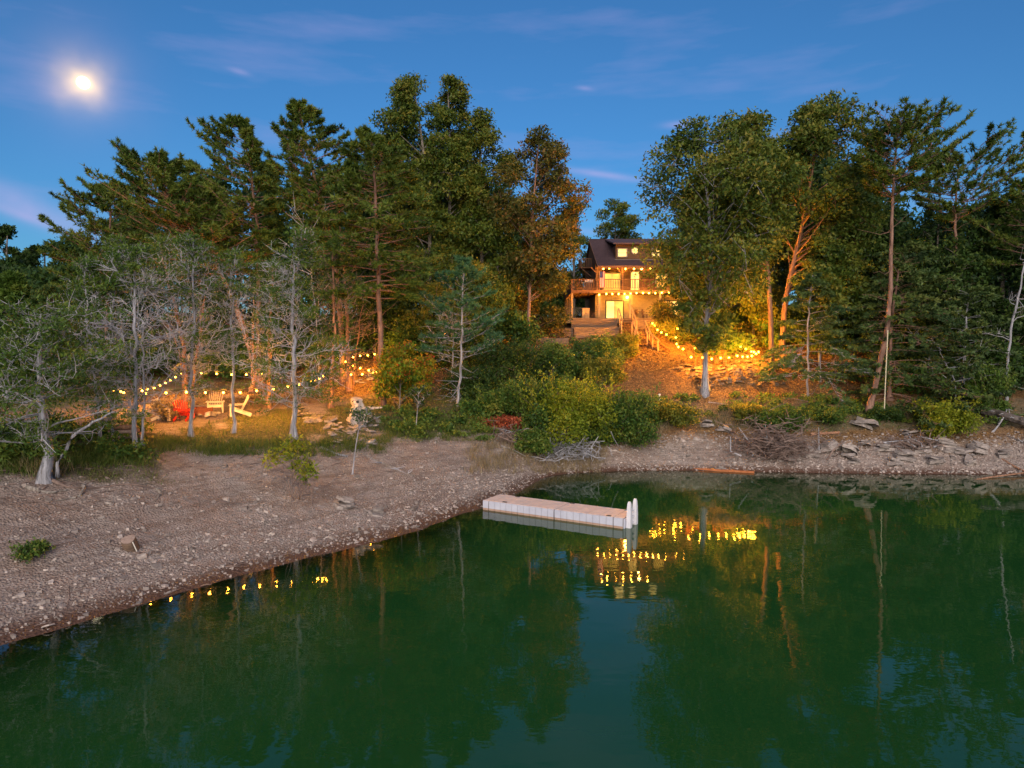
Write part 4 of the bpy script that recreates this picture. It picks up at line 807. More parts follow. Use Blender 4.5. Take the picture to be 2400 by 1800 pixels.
# ------------------------------------------------------------------ stones
M['stone'] = pmat('stone', (.18, .15, .135), (.40, .345, .31), 5, .85, (1, 1, 1), .3, tintable=True)
M['slate'] = pmat('slate', (.13, .11, .10), (.36, .315, .285), 4, .8, (1, 1, 4), .5, tintable=True)
def pebble(m, P, S, rng, thick=.35, k=5):
    """flat broken stones: irregular prisms with chipped tops"""
    n = len(P); th = (np.arange(k) + rng.uniform(-.3, .3, (n, k))) * 2 * math.pi / k + rng.random((n, 1)) * 6.28; r = S[:, None] * rng.uniform(.55, 1.1, (n, k)) * np.array([1.])[:, None]
    el = rng.uniform(.5, 1, n)[:, None]; ro = rng.random(n)[:, None] * 6.28
    lx = np.cos(th) * r; ly = np.sin(th) * r * el; X = lx * np.cos(ro) - ly * np.sin(ro); Y = lx * np.sin(ro) + ly * np.cos(ro)
    tl = rng.normal(0, .18, (n, 2)); hgt = (S * thick * rng.uniform(.5, 1.3, n))[:, None]; zt = X * tl[:, :1] + Y * tl[:, 1:]
    lo = np.stack([P[:, None, 0] + X, P[:, None, 1] + Y, P[:, None, 2] - hgt * .6 + zt], -1); hi = np.stack([P[:, None, 0] + X * .86, P[:, None, 1] + Y * .86, P[:, None, 2] + hgt + zt], -1)
    V = np.concatenate([lo, hi], 1).reshape(-1, 3); b = (np.arange(n) * 2 * k)[:, None]; j = np.arange(k)[None]; j2 = (j + 1) % k
    q = np.stack([b + j, b + j2, b + k + j2, b + k + j], -1).reshape(-1, 4)
    t = np.stack([np.stack([b[:, 0] + k, b[:, 0] + k + a, b[:, 0] + k + a + 1], -1) for a in range(1, k - 1)], 1).reshape(-1, 3)
    m.add(V, q, t, np.repeat(np.clip(rng.normal(.5, .28, n), 0, 1), 2 * k))
SLAB = ['leftmost of the rocks between brush heap and hanging rope', 'second of the rocks right of the brush heap', 'just behind the pale log on the far bank', 'below the foot of the leaning pine', 'directly under the end of the rope', 'right of the rope and low on the bank', 'left below the yellow leaved bush', 'below the yellow leaved bush', 'beside the reddish pole at its upper end', 'right of the reddish pole near its middle', 'farthest right at the picture border', 'at the right foot of the big brush heap', 'near the water below the leaning pine', 'near the water below the rope', 'near the water below the yellow leaved bush', 'near the water left of the reddish pole', 'against the root of the leaning pine', 'half under the sparse dead branches', 'on the bank edge left of the big brush heap', 'on the bank edge under the large oak']
def stones():
    rng = rgn(80); m = MB(); N_ = 130000
    x = rng.uniform(-18, 34, N_); y = rng.uniform(14, 46, N_); z = H(x, y)
    dens = np.where(x < 3, sstep(-.02, .12, z) * (1 - .72 * sstep(.35, 1.3, z)) * sstep(2.9, 2.0, z), sstep(-.05, .1, z) * sstep(2.1, 1.3, z) * 1.1) * (.25 + 1.1 * fbm(x * .5, y * .5))
    k = (dens > rng.random(N_)) & (np.abs(x) < .82 * y); x, y, z = x[k], y[k], z[k]; n = len(x)
    S = np.exp(rng.normal(math.log(.040), .50, n)) * np.where(x > 3, 1.35, 1.0); S = np.clip(S, .025, .26)
    pebble(m, np.stack([x, y, z], -1), S, rng, .4)
    tag(m.obj('shore_stones', M['stone']), 'broken flat stones strewn along the water edge', kind='stuff')
    # the slabs one can pick out
    def slab(b, wpx, label, hpx=None, layers=3, group=None, seed=0):
        r = rgn(900 + seed); P = hit(*b); s = wpx / 2 * P[1] / F; mm = MB(); zz = 0
        for i in range(layers):
            ss = s * (1 - .14 * i) * r.uniform(.85, 1.05); pebble(mm, np.array([[r.normal(0, s * .12), r.normal(0, s * .12), zz]]), np.array([ss]), r, .16, 9); zz += ss * .2
        o = mm.obj('rock_slab', M['slate']); o.location = P; o.rotation_euler = (r.normal(0, .1), r.normal(0, .1), r.random() * 6); tag(o, label, 'rock', group, 'thing')
    slab((368, 1330), 34, 'pale flat stone in the middle of the left gravel, right of the short log', layers=1, seed=1)
    slab((443, 1312), 32, 'broken pale slab just above the waterline stones on the left beach', layers=2, seed=2)
    slab((391, 1392), 34, 'angular slab lying close to the water on the left beach', layers=1, seed=3)
    slab((808, 1190), 72, 'layered brown rock hump on the beach nearest the dock', layers=4, seed=4)
    slab((882, 1203), 60, 'low layered rock beside the brown rock hump', layers=3, seed=5)
    slab((114, 1474), 38, 'flat stone at the wet edge, lower left corner of the beach', layers=1, seed=6)
    slab((260, 1186), 34, 'rounded brown stone half buried in the upper gravel', layers=2, seed=7)
    slab((289, 1360), 30, 'grey flat stone below the short log', layers=1, seed=8)
    slab((868, 1046), 52, 'pale boulder at the foot of the pale sapling', layers=3, seed=9)
    slab((1690, 1102), 30, 'small slab at the water edge left of the far shore stones', layers=2, seed=22)
    for i, (px, py, w_) in enumerate([(1905, 1066, 60), (1945, 1052, 80), (1985, 1064, 70), (2025, 1045, 50), (2075, 1055, 60), (2120, 1070, 70), (2165, 1060, 50), (2210, 1050, 80), (2255, 1064, 60), (2300, 1056, 70), (2350, 1070, 60), (1860, 1078, 50), (2000, 1084, 50), (2100, 1088, 56), (2190, 1085, 60), (2270, 1088, 50), (2023, 1000, 70), (2130, 1020, 50), (1700, 1010, 44), (1650, 1000, 50)]):
        slab((px, py), w_, 'layered grey rock slab, ' + SLAB[i], None, 3, 'rock slabs on the far shore', 30 + i)
stones()

# ------------------------------------------------------------------ house
M['siding'] = pmat('log_siding', (.085, .042, .02), (.17, .09, .042), 3, .7, (.3, 1, 7), .2)
M['stucco'] = pmat('plaster', (.29, .21, .11), (.40, .30, .17), 4, .9, (1, 1, 1), .2)
M['deckwood'] = pmat('deck_wood', (.10, .045, .022), (.20, .10, .05), 5, .75, (.6, .6, 2), .2)
M['lightwood'] = pmat('light_wood', (.32, .20, .10), (.48, .32, .17), 5, .75, (1, 1, .3), .2)
M['timber'] = pmat('old_timber', (.075, .05, .036), (.25, .175, .125), 3, .85, (.4, 1, 5), .5)
M['shingle'] = pmat('roof_shingle', (.055, .035, .04), (.115, .075, .085), 8, .85, (.5, 3, 3), .3)
M['frame'] = pmat('window_frame', (.55, .48, .36))
M['darkframe'] = pmat('dark_frame', (.05, .035, .02))
M['white'] = pmat('white_paint', (.72, .68, .60), (.82, .79, .72), 6, .6)
M['metal'] = pmat('dark_metal', (.035, .03, .03), None, rough=.5)
def litpane(name, col, st, glow_low=.5):
    m, N, L, b = newmat(name); tc = N.new('ShaderNodeTexCoord'); nz = N.new('ShaderNodeTexNoise'); nz.inputs['Scale'].default_value = 1.3; nz.inputs['Detail'].default_value = 2
    L.new(tc.outputs['Object'], nz.inputs['Vector'])
    wv = N.new('ShaderNodeTexWave'); wv.inputs['Scale'].default_value = 3.; wv.inputs['Distortion'].default_value = 1; L.new(tc.outputs['Object'], wv.inputs['Vector'])
    ad = N.new('ShaderNodeMath'); ad.operation = 'MULTIPLY_ADD'; ad.inputs[1].default_value = .25; L.new(wv.outputs['Fac'], ad.inputs[0]); L.new(nz.outputs['Fac'], ad.inputs[2])
    cr = N.new('ShaderNodeMapRange'); L.new(ad.outputs[0], cr.inputs[0]); cr.inputs[1].default_value = .35; cr.inputs[2].default_value = .9; cr.inputs[3].default_value = st * glow_low; cr.inputs[4].default_value = st  # noise puts the room's uneven lamplight into the pane glow
    b.inputs['Base Color'].default_value = (.3, .25, .15, 1); b.inputs['Roughness'].default_value = .08
    b.inputs['Emission Color'].default_value = (*col, 1); L.new(cr.outputs[0], b.inputs['Emission Strength']); return m
M['pane'] = litpane('lit_glass', (1, .50, .07), 1.7, .3)
M['pane_bright'] = litpane('bright_lit_glass', (1, .62, .15), 2.4, .35)
BULB_COL = (1.0, .43, .045)
M['bulb'] = emat('bulb_glow', BULB_COL, 260); M['bulb_yard'] = emat('yard_bulb_glow', (1.0, .36, .022), 6500); M['bulb_lawn'] = emat('lawn_bulb_glow', (1.0, .38, .03), 1350)
M['lamp'] = emat('lamp_glow', (1, .5, .1), 220)

HB = np.array([8.1, 66.7, 10.0])
def hz(px, py, d): return at(px, py, d)
def build_house():
    root = thing('lake_house', 'brown wooden house with lit windows and a wide deck on the hillside', 'house', HB)
    def part(name, fn, mat, parent=root, kind=None):
        m = MB(); fn(m)
        for i in range(len(m.v)): m.v[i] = m.v[i] - HB
        o = m.obj(name, M[mat], parent)
        if kind: o['kind'] = kind
        return o
    xl, xr, yf, yb = 8.1, 18.6, 66.7, 76.0
    part('ground_floor_wall', lambda m: m.box((xl, yf, 9.7), (xr, yb, 12.44)), 'stucco')
    part('upper_floor_wall', lambda m: m.box((xl, yf, 12.74), (xr, yb, 15.55)), 'siding')
    part('floor_beam', lambda m: m.box((xl - .01, yf - .01, 12.442), (xr + .01, yb, 12.738)), 'deckwood')
    ye0, ze0, yr, zr, ye1 = 64.0, 14.95, 71.3, 18.5, 78.6
    def gable(m, x):
            v = [(x + a, y, z) for a in (0, .17) for y, z in ((yf, 15.56), (yb, 15.56), (yr, 18.2))]
            m.add(v, [[0, 1, 4, 3], [1, 2, 5, 4], [2, 0, 3, 5]], [[0, 2, 1], [3, 4, 5]])
    for x in (xl + .03, xr - .2): part('gable', lambda m: gable(m, x), 'siding')
    sl_ = (zr - ze0) / (yr - ye0)
    def roof(m):
        for s0, s1 in ((ye0, yr), (ye1, yr)):
            v = [(x, y, z + t) for t in (0, -.2) for x in (xl - .12, xr + .6) for y, z in ((s0, ze0), (s1, zr))]
            m.add(v, [[0, 2, 3, 1], [4, 5, 7, 6], [0, 4, 6, 2], [1, 3, 7, 5], [0, 1, 5, 4], [2, 6, 7, 3]])
    rf = part('roof', roof, 'shingle')
    def courses(m):     # rows of shingles, each lapping the one below
        for k in range(1, 22):
            y = ye0 + (yr - ye0) * k / 22; z = ze0 + sl_ * (y - ye0); m.bar((xl - .10, y, z + .012), (xr + .58, y, z + .012), .10, .03)
    part('shingle_course', courses, 'shingle', rf, 'stuff')
    part('ridge_cap', lambda m: m.box((xl - .14, yr - .14, zr - .02), (xr + .62, yr + .14, zr + .05)), 'shingle', rf)
    part('barge_board', lambda m: m.bar((xl - .15, ye0, ze0 - .12), (xl - .15, yr, zr - .12), .05, .26), 'deckwood', rf)
    part('eave_board', lambda m: m.box((xl - .1, ye0 - .04, ze0 - .26), (xr + .55, ye0 - .003, ze0 - .02)), 'deckwood', rf)
    for px, t in ((1470, 569), (1478, 563)):
        p = at(px, t, 70.2); part('vent_pipe', lambda m: m.tubes(np.array([[p[0], p[1], p[2] - .75], [p[0], p[1], p[2]]]), np.array([.06, .06]), 8), 'white', rf)
    dx0, dx1, dy = at(1443, 600, 65.6)[0], 16.4, 65.6
    part('dormer_wall', lambda m: m.box((dx0, dy, 15.66), (dx1, 69.5, 17.12)), 'siding')
    def droof(m):
        v = [(x, y, z + t) for t in (0, -.14) for x in (dx0 - .3, dx1 + .3) for y, z in ((65.1, 17.22), (71.0, 18.47))]
        m.add(v, [[0, 2, 3, 1], [4, 5, 7, 6], [0, 4, 6, 2], [1, 3, 7, 5], [0, 1, 5, 4], [2, 6, 7, 3]])
    part('dormer_roof', droof, 'shingle')
    part('flashing', lambda m: m.box((dx0 - .1, dy - .09, 15.6), (dx1 + .1, dy - .003, 15.70)), 'frame')
    def window(px0, px1, py0, py1, y, cols, rows, pane='pane', fr='frame', name='window', fw=.07):
        a = at(px0, py0, y); b = at(px1, py1, y); x0, x1, z0, z1 = a[0], b[0], b[2], a[2]
        def frm(m):
            m.box((x0 - fw, y - .09, z0 - fw), (x1 + fw, y - .002, z0)); m.box((x0 - fw, y - .09, z1), (x1 + fw, y - .002, z1 + fw))
            m.box((x0 - fw, y - .09, z0), (x0, y - .002, z1)); m.box((x1, y - .09, z0), (x1 + fw, y - .002, z1))
        wn = part(name, frm, fr); 
        for i in range(cols):
            u0 = x0 + (x1 - x0) * i / cols + .025; u1 = x0 + (x1 - x0) * (i + 1) / cols - .025
            for j in range(rows):
                w0 = z0 + (z1 - z0) * j / rows + .02; w1 = z0 + (z1 - z0) * (j + 1) / rows - .02
                part('pane', lambda m: m.box((u0, y - .05, w0), (u1, y - .03, w1)), pane if not isinstance(pane, tuple) else pane[(i + j) % len(pane)], wn)
        def mun(m):
            for i in range(1, cols): u = x0 + (x1 - x0) * i / cols; m.box((u - .03, y - .075, z0), (u + .03, y - .025, z1))
            for j in range(1, rows):
                w_ = z0 + (z1 - z0) * j / rows
                for i in range(cols):
                    m.box((x0 + (x1 - x0) * i / cols + .03, y - .074, w_ - .022), (x0 + (x1 - x0) * (i + 1) / cols - .03, y - .026, w_ + .022))
        if cols * rows > 1: part('muntin', mun, fr, wn)
        return wn
    window(1449, 1468, 584, 601, dy, 1, 2, 'pane_bright'); window(1529, 1545, 583, 601, dy, 1, 2, 'pane_bright')
    c = at(1488, 587.5, dy); th = np.arange(8) * math.pi / 4 + math.pi / 8
    def octo(m, r0, r1, y0, y1):
        v = [(c[0] + r * math.cos(t), y, c[2] + r * math.sin(t)) for r, y in ((r0, y0), (r1, y0), (r0, y1), (r1, y1)) for t in th]
        q = []
        for j in range(8):
            k = (j + 1) % 8; q += [[j, k, 8 + k, 8 + j], [16 + j, 24 + j, 24 + k, 16 + k], [j, 16 + j, 16 + k, k], [8 + j, 8 + k, 24 + k, 24 + j]]
        m.add(v, q)
    ow = part('octagon_window', lambda m: octo(m, .27, .36, dy - .09, dy - .002), 'frame'); part('pane', lambda m: octo(m, .001, .268, dy - .06, dy - .02), 'pane_bright', ow)
    window(1415, 1453, 641, 680, yf, 2, 1, 'pane'); window(1479, 1497, 638, 680, yf, 2, 1, 'pane_bright'); window(1538, 1562, 642, 672, yf, 2, 1, 'pane')
    window(1421, 1460, 706, 747, yf, 2, 1, ('pane_bright', 'pane'), 'darkframe', 'sliding_door'); window(1552, 1588, 706, 747, yf, 2, 1, ('pane', 'pane_bright'), 'darkframe', 'sliding_door')
    # deck
    D0, D1, DY0, zt, zb_ = 5.55, 17.3, 64.3, 12.73, 12.42
    for i in range(16):    # boards run along the front
        y0 = DY0 + .15 * i; part('deck_board', lambda m: m.box((D0, y0, zt - .04), (D1, y0 + .143, zt)), 'deckwood')
    for i in range(16):
        x0 = D0 + .158 * i; part('deck_board', lambda m: m.box((x0, 66.71, zt - .04), (x0 + .15, 72.4, zt)), 'deckwood')
    part('fascia', lambda m: (m.box((D0, DY0 - .05, zb_), (D1, DY0 - .003, zt - .003)), m.box((D0 - .05, DY0, zb_), (D0 - .003, 72.4, zt - .003))), 'deckwood')
    part('joists', lambda m: [m.box((x, DY0 + .01, zb_ + .03), (x + .05, 66.69, zt - .045)) for x in np.arange(D0 + .2, D1, .8)] + [m.box((D0 + .01, y, zb_ + .035), (xl - .02, y + .05, zt - .046)) for y in np.arange(67, 72.3, .8)], 'deckwood')
    rl = part('top_rail', lambda m: m.box((D0 - .05, DY0 - .08, 13.66), (D1, DY0 + .06, 13.72)), 'deckwood')
    part('top_rail', lambda m: m.box((D0 - .08, DY0 + .065, 13.66), (D0 + .06, 72.4, 13.72)), 'deckwood')
    part('bottom_rail', lambda m: m.box((D0, DY0 - .03, 12.84), (D1, DY0 + .02, 12.9)), 'deckwood'); part('bottom_rail', lambda m: m.box((D0 - .03, DY0 + .03, 12.84), (D0 + .02, 72.4, 12.9)), 'deckwood')
    part('baluster', lambda m: [m.box((x, DY0 - .025, 12.902), (x + .05, DY0 + .015, 13.658)) for x in np.arange(D0 + .1, D1, .16)] + [m.box((D0 - .025, y, 12.902), (D0 + .015, y + .05, 13.658)) for y in np.arange(DY0 + .2, 72.3, .16)], 'deckwood', root, 'stuff')
    for x in (D0 + .05, 7.98, 10.35, 12.38, 14.6, 17.2): part('rail_post', lambda m: m.box((x - .06, DY0 - .07, zt + .002), (x + .06, DY0 + .05, 13.655)), 'deckwood')
    for x in (7.98, 10.35, 12.38, 14.6, 17.2):
        part('porch_post', lambda m: m.box((x - .08, DY0 + .065, zt + .002), (x + .08, DY0 + .225, 14.9)), 'deckwood')
        part('brace', lambda m: (m.bar((x + .08, DY0 + .14, 14.3), (x + .62, DY0 + .14, 14.84), .07, .09), m.bar((x - .08, DY0 + .14, 14.3), (x - .62, DY0 + .14, 14.84), .07, .09)), 'deckwood')
    for x, y in ((D0 + .09, 64.42), (D0 + .09, 67.2), (D0 + .09, 69.8), (D0 + .09, 72.2), (8.2, 64.42), (11.1, 64.42), (13.9, 64.42), (17.1, 64.42)):
        part('deck_post', lambda m: m.box((x - .09, y - .09, 9.75), (x + .09, y + .09, zb_ - .002)), 'lightwood')
    # small side balcony
    part('balcony', lambda m: (m.box((6.95, 69.5, 15.35), (8.08, 71.6, 15.47)), m.box((6.93, 69.45, 16.25), (8.08, 69.52, 16.33)), m.box((6.9, 69.53, 16.25), (6.97, 71.6, 16.33)), [m.box((x, 69.46, 15.472), (x + .06, 69.51, 16.248)) for x in np.arange(6.98, 8.05, .17)], [m.box((6.91, y, 15.472), (6.96, y + .06, 16.248)) for y in np.arange(69.6, 71.6, .2)]), 'deckwood')
    for y in (69.7, 71.4): part('balcony_brace', lambda m: m.bar((7.05, y, 15.33), (8.06, y, 14.5), .09, .09), 'deckwood')
    wl = at(1470, 697, 66.45); part('wall_lamp', lambda m: m.tubes(np.array([wl + [0, 0, -.12], wl + [0, 0, -.05], wl + [0, 0, .05], wl + [0, 0, .12]]), np.array([.05, .12, .12, .05]), 8), 'lamp')
    p = at(1503, 629, 64.9); part('porch_lamp', lambda m: m.tubes(np.array([p + [0, 0, -.12], p + [0, 0, -.04], p + [0, 0, .08]]), np.array([.07, .15, .06]), 8), 'lamp')
    part('patio_slab', lambda m: m.box((5.0, 63.72, 9.6), (18.9, 66.69, 10.02)), 'stucco')
    part('lattice', lambda m: [m.bar((a, 72.0 + o, 10.7), (a + .9, 72.0 + o, 11.6), .03, .02) for o in (0,) for a in np.arange(5.7, 7.2, .17)] + [m.bar((a + .9, 72.03, 10.7), (a, 72.03, 11.6), .03, .02) for a in np.arange(5.7, 7.2, .17)], 'white', root, 'stuff')
build_house()
def small_furniture():
    p = at(1372, 750, 65.3); p[2] = 10.02; t = thing('patio_cabinet', 'wooden cabinet standing under the left wing of the deck', 'cabinet', p)
    MB().box((-.35, -.3, 0), (.35, .3, 1.0)).obj('body', M['lightwood'], t); MB().box((-.38, -.33, 1.003), (.38, .33, 1.05)).obj('top', M['lightwood'], t)
    for s in (-1, 1): d_ = MB().box((min(s * .33, s * .012), -.325, .05), (max(s * .33, s * .012), -.303, .96)).obj('door', M['lightwood'], t); MB().box((s * .05 - .015, -.345, .45), (s * .05 + .015, -.327, .6)).obj('handle', M['metal'], d_)
    p = at(1386, 750, 65.6); p[2] = 10.02; t = thing('lattice_screen', 'low red lattice screen beside the patio cabinet', 'screen', p)
    m = MB(); [m.bar((a, 0, .05), (a + .75, 0, .8), .03, .02) for a in np.arange(-.3, .01, .12)]; [m.bar((a + .75, .025, .05), (a, .025, .8), .03, .02) for a in np.arange(-.3, .01, .12)]; m.obj('lattice', M['deckwood'], t)['kind'] = 'stuff'
    MB().box((-.4, -.03, 0), (-.34, .05, .86)).obj('frame', M['deckwood'], t); MB().box((.78, -.03, 0), (.84, .05, .86)).obj('frame', M['deckwood'], t)
    p = at(1497, 748, 65.4); p[2] = 10.02; t = thing('patio_table', 'dark patio table right of the sliding door', 'table', p)
    MB().box((-.5, -.35, .68), (.5, .35, .73)).obj('table_top', M['deckwood'], t)
    for a in (-.42, .42):
        for b in (-.28, .28): MB().box((a - .03, b - .03, 0), (a + .03, b + .03, .678)).obj('leg', M['deckwood'], t)
    for k, (px, lab) in enumerate(((1486, 'dark patio chair left of the patio table'), (1511, 'dark patio chair right of the patio table'))):
        p = at(px, 748, 65.3); p[2] = 10.02; t = thing('patio_chair', lab, 'chair', p, 1.2 if k else -1.2, 'chairs on the house patio')
        MB().box((-.24, -.24, .42), (.24, .24, .47)).obj('seat', M['deckwood'], t); MB().box((-.24, .22, .473), (.24, .26, .95)).obj('backrest', M['deckwood'], t)
        for a in (-.2, .2):
            for b in (-.2, .2): MB().box((a - .025, b - .025, 0), (a + .025, b + .025, .418)).obj('leg', M['deckwood'], t)
    p = at(1408, 655, 64.15); t = thing('flag', 'small striped flag with blue corner hanging from the deck rail', 'flag', p)
    M['fred'] = pmat('flag_red', (.45, .03, .03)); M['fwhite'] = pmat('flag_white', (.75, .7, .65)); M['fblue'] = pmat('flag_blue', (.03, .04, .18))
    MB().bar((-.12, 0, -1.0), (-.12, 0, .75), .03, .03).obj('pole', M['lightwood'], t)
    for k in range(7):
        x = -.1 + k * .07; z0 = -.75; m = MB(); q = [(x + dx_, .03 * math.sin(x * 14 + zz * 3), zz + .1 * (x + .1)) for dx_ in (0, .068) for zz in np.linspace(z0, .7 if k > 3 else .15, 5)]
        m.add(q, [[i, i + 1, 6 + i, 5 + i] for i in range(4)]); m.obj('stripe', M['fred' if k % 2 == 0 else 'fwhite'], t)
    MB().box((-.1, -.02, .16), (.175, .02, .72)).obj('canton', M['fblue'], t)
    M['chrome'] = pmat('pale_cover', (.5, .5, .5), None, rough=.4)
    p = at(1379, 678, 65.2); p[2] = 12.73; t = thing('grill', 'covered grill standing on the left wing of the deck', 'grill', p)
    MB().box((-.35, -.25, 0), (.35, .25, .75)).obj('cart', M['metal'], t); MB().tubes(np.array([[-.38, 0, .86], [.38, 0, .86]]), np.array([.2, .2]), 10).obj('hood', M['chrome'], t); MB().box((-.6, -.2, .7), (-.36, .2, .74)).obj('side_shelf', M['chrome'], t)
small_furniture()

# ------------------------------------------------------------------ timber walls and stairs in front of the house
def timber_wall(label, x0, x1, y, zb, zt, mat='timber', dy=.2, h=.2, seed=0):
    r = rgn(seed + 500); t = thing('timber_wall', label, 'retaining wall', ((x0 + x1) / 2, y, zb), 0, 'timber retaining walls in front of the house')
    cx = (x0 + x1) / 2; n = max(1, int(round((zt - zb) / h)))
    for k in range(n):
        x = x0 + (0 if k % 2 else .0)
        while x < x1 - .2:
            l = min(r.uniform(1.8, 2.6), x1 - x); 
            if x1 - x - l < .5: l = x1 - x
            j = r.normal(0, .018); m = MB().box((x - cx + .006, -dy / 2 + j, k * h + .004), (x + l - cx - .006, dy / 2 + j, (k + 1) * h - .006)); m.obj('timber', M[mat], t); x += l
def X_(px, d): return (px - CX) / F * d
timber_wall('upper timber wall left of the stairs, weathered grey, edging the patio', X_(1338, 63.5), X_(1446, 63.5), 63.55, 9.05, 10.05, seed=1)
timber_wall('upper timber wall right of the stairs, half hidden by lit leaves', X_(1488, 63.5), X_(1620, 63.5), 63.55, 8.85, 10.05, seed=2)
timber_wall('middle timber wall below the patio, five courses high', X_(1345, 62), X_(1450, 62), 62.1, 8.15, 9.15, seed=3)
timber_wall('lowest timber wall of newer orange wood left of the lower stairs', X_(1390, 60.6), X_(1452, 60.6), 60.7, 7.35, 8.15, 'lightwood', seed=4)
timber_wall('long low timber edging on the bank, lowest at the left', X_(1205, 59), X_(1332, 59), 59.0, h1(X_(1270, 59), 59) - .2, h1(X_(1270, 59), 59) + .4, seed=5)
timber_wall('short timber step at the left, halfway up the bank', X_(1232, 61), X_(1285, 61), 61.2, h1(X_(1260, 61), 61) - .1, h1(X_(1260, 61), 61) + .3, seed=6)
timber_wall('topmost short timber edging left of the deck posts', X_(1225, 63.3), X_(1280, 63.3), 63.4, h1(X_(1250, 63), 63) - .1, h1(X_(1250, 63), 63) + .5, seed=7)
timber_wall('dark timber edging directly left of the middle wall', X_(1290, 62.3), X_(1343, 62.3), 62.4, 8.3, 9.1, seed=8)
def stairs(label, a, b, n, wdt, rails, mat='deckwood', rail_h=.95):
    a = Vector(a); b = Vector(b); t = thing('wooden_stairs', label, 'stairs', b); d = a - b; hd = Vector((d.x, d.y, 0)); run = hd.length; hd.normalize(); side = Vector((-hd.y, hd.x, 0))
    for k in range(n):
        p = hd * (run * (k + .5) / n); z = d.z * (k + 1) / n; m = MB().bar(p - side * wdt / 2 + Vector((0, 0, z - .03)), p + side * wdt / 2 + Vector((0, 0, z - .03)), run / n * .95, .05); m.obj('tread', M[mat], t)
    for s in (-1, 1):
        o = side * (wdt / 2 + .035) * s; m = MB().bar(o + Vector((0, 0, -.05)), o + hd * run + Vector((0, 0, d.z - .12)), .05, .26); m.obj('stringer', M[mat], t)
        if s in rails:
            m = MB().bar(o + Vector((0, 0, rail_h)), o + hd * run + Vector((0, 0, d.z + rail_h)), .10, .07); m.obj('handrail', M['lightwood'], t)
            for f in (0.03, .5, .97): q = o * 1.12 + hd * run * f; m = MB().box((q.x - .05, q.y - .05, q.z + d.z * f - .3), (q.x + .05, q.y + .05, q.z + d.z * f + rail_h - .05)); m.obj('rail_post', M['lightwood'], t)
a = at(1466, 748, 63.4); b = at(1470, 775, 61.4)
stairs('upper flight of wooden stairs with two handrails in front of the sliding door', (a[0], 63.6, 10.0), (b[0] + .15, 61.2, 8.75), 7, 1.15, (-1, 1))
b2 = at(1512, 800, 59.4); stairs('lower flight of wooden stairs turning right, with lit handrails', (11.3, 61.0, 8.7), (b2[0], 59.2, h1(b2[0], 59.2)), 6, 1.1, (-1, 1))
a3 = at(1510, 790, 59.6); b3 = at(1558, 815, 57.6); stairs('last short run of steps with a single rail among the lit bushes', (12.3, 59.6, h1(12.3, 59.6) + .25), (b3[0], b3[1], h1(b3[0], b3[1])), 5, 1.0, (1,))

# ------------------------------------------------------------------ string lights
def ico(mat):
    import bmesh
    bm = bmesh.new(); bmesh.ops.create_icosphere(bm, subdivisions=1, radius=.108); me = bpy.data.meshes.new('bulb'); bm.to_mesh(me); bm.free(); me.materials.append(M[mat]); return me
BULB = {k: ico(k) for k in ('bulb', 'bulb_yard', 'bulb_lawn')}
def strand(label, pts, first=None, last=None, size=.74, kind='bulb'):
    """pts: (px, py, d) of each bulb"""
    P = np.array([at(*p) for p in pts]); o = P[0].copy(); t = thing('string_lights', label, 'string lights', o, 0, 'strings of warm globe lights')
    Q = P - o + [0, 0, .15]; full = [*( [np.array(first) - o] if first is not None else []), *Q, *([np.array(last) - o] if last is not None else [])]
    path = []
    for a, b in zip(full[:-1], full[1:]): path += [a, (a + b) / 2 - [0, 0, .02 + .02 * np.linalg.norm(b - a)]]
    path.append(full[-1]); m = MB().tubes(np.array(path), np.full(len(path), .012), 4); m.obj('cable', M['metal'], t)
    sk = MB().tubes(np.array([[0, 0, .06], [0, 0, .16]]), np.array([.035, .03]), 6).mesh('socket', M['metal'])
    for p in P:
        b = inst('bulb', BULB[kind], t, p - o, (0, 0, 0), (size, size, size)); inst('socket', sk, b)
    return t
def lerp_d(L, d0, d1): return [(px, py, d0 + (d1 - d0) * i / max(1, len(L) - 1)) for i, (px, py) in enumerate(L)]
strand('string lights under the porch roof of the upper floor', lerp_d([(1414, 630), (1428, 629), (1448, 627), (1466, 630), (1486, 630), (1524, 628), (1545, 626), (1565, 625), (1584, 627), (1603, 630)], 64.1, 64.1), kind='bulb')
strand('string lights along the underside of the deck', lerp_d([(1404, 691), (1421, 689), (1435, 689), (1450, 689), (1464, 689), (1478, 688), (1492, 687), (1507, 687), (1521, 687), (1536, 687), (1551, 686), (1568, 685), (1592, 687), (1612, 688)], 64.05, 64.05), kind='bulb')
strand('string lights from the stair foot up to the leaves of the large oak', lerp_d([(1529, 758), (1537.6, 755), (1533.5, 763), (1554, 756)], 60.5, 60.5) + lerp_d([(1541, 773), (1550, 779), (1562, 784)], 59, 58.5), kind='bulb_yard')
strand('string lights glimpsed through the branches of the large oak', lerp_d([(1588, 770), (1584, 791), (1586, 806), (1590, 813), (1601, 818), (1629, 816)], 58, 54), kind='bulb_yard')
strand('front string lights over the fire pit patio', lerp_d([(1620, 837), (1647, 838), (1668, 841), (1689, 839), (1708.5, 838)], 49.2, 49.4) + lerp_d([(1728, 834), (1740.5, 836), (1752, 836), (1762, 834), (1772, 829), (1778, 825)], 49.6, 51.2), kind='bulb_yard')
strand('back string lights descending to the right corner of the fire pit patio', lerp_d([(1692, 772), (1713, 793), (1725, 803), (1736, 812), (1748, 818), (1761, 824), (1767, 825)], 55.5, 51.5), kind='bulb_yard')
strand('front string lights hanging low before the cream chairs', lerp_d([(341, 922), (389, 921), (437, 919), (481.5, 920), (523.5, 920), (563, 920), (601.5, 916), (640, 912), (675, 906), (702, 901), (728, 894), (738, 891), (749, 887), (758, 881)], 32.3, 37.4), kind='bulb_lawn', size=.56)
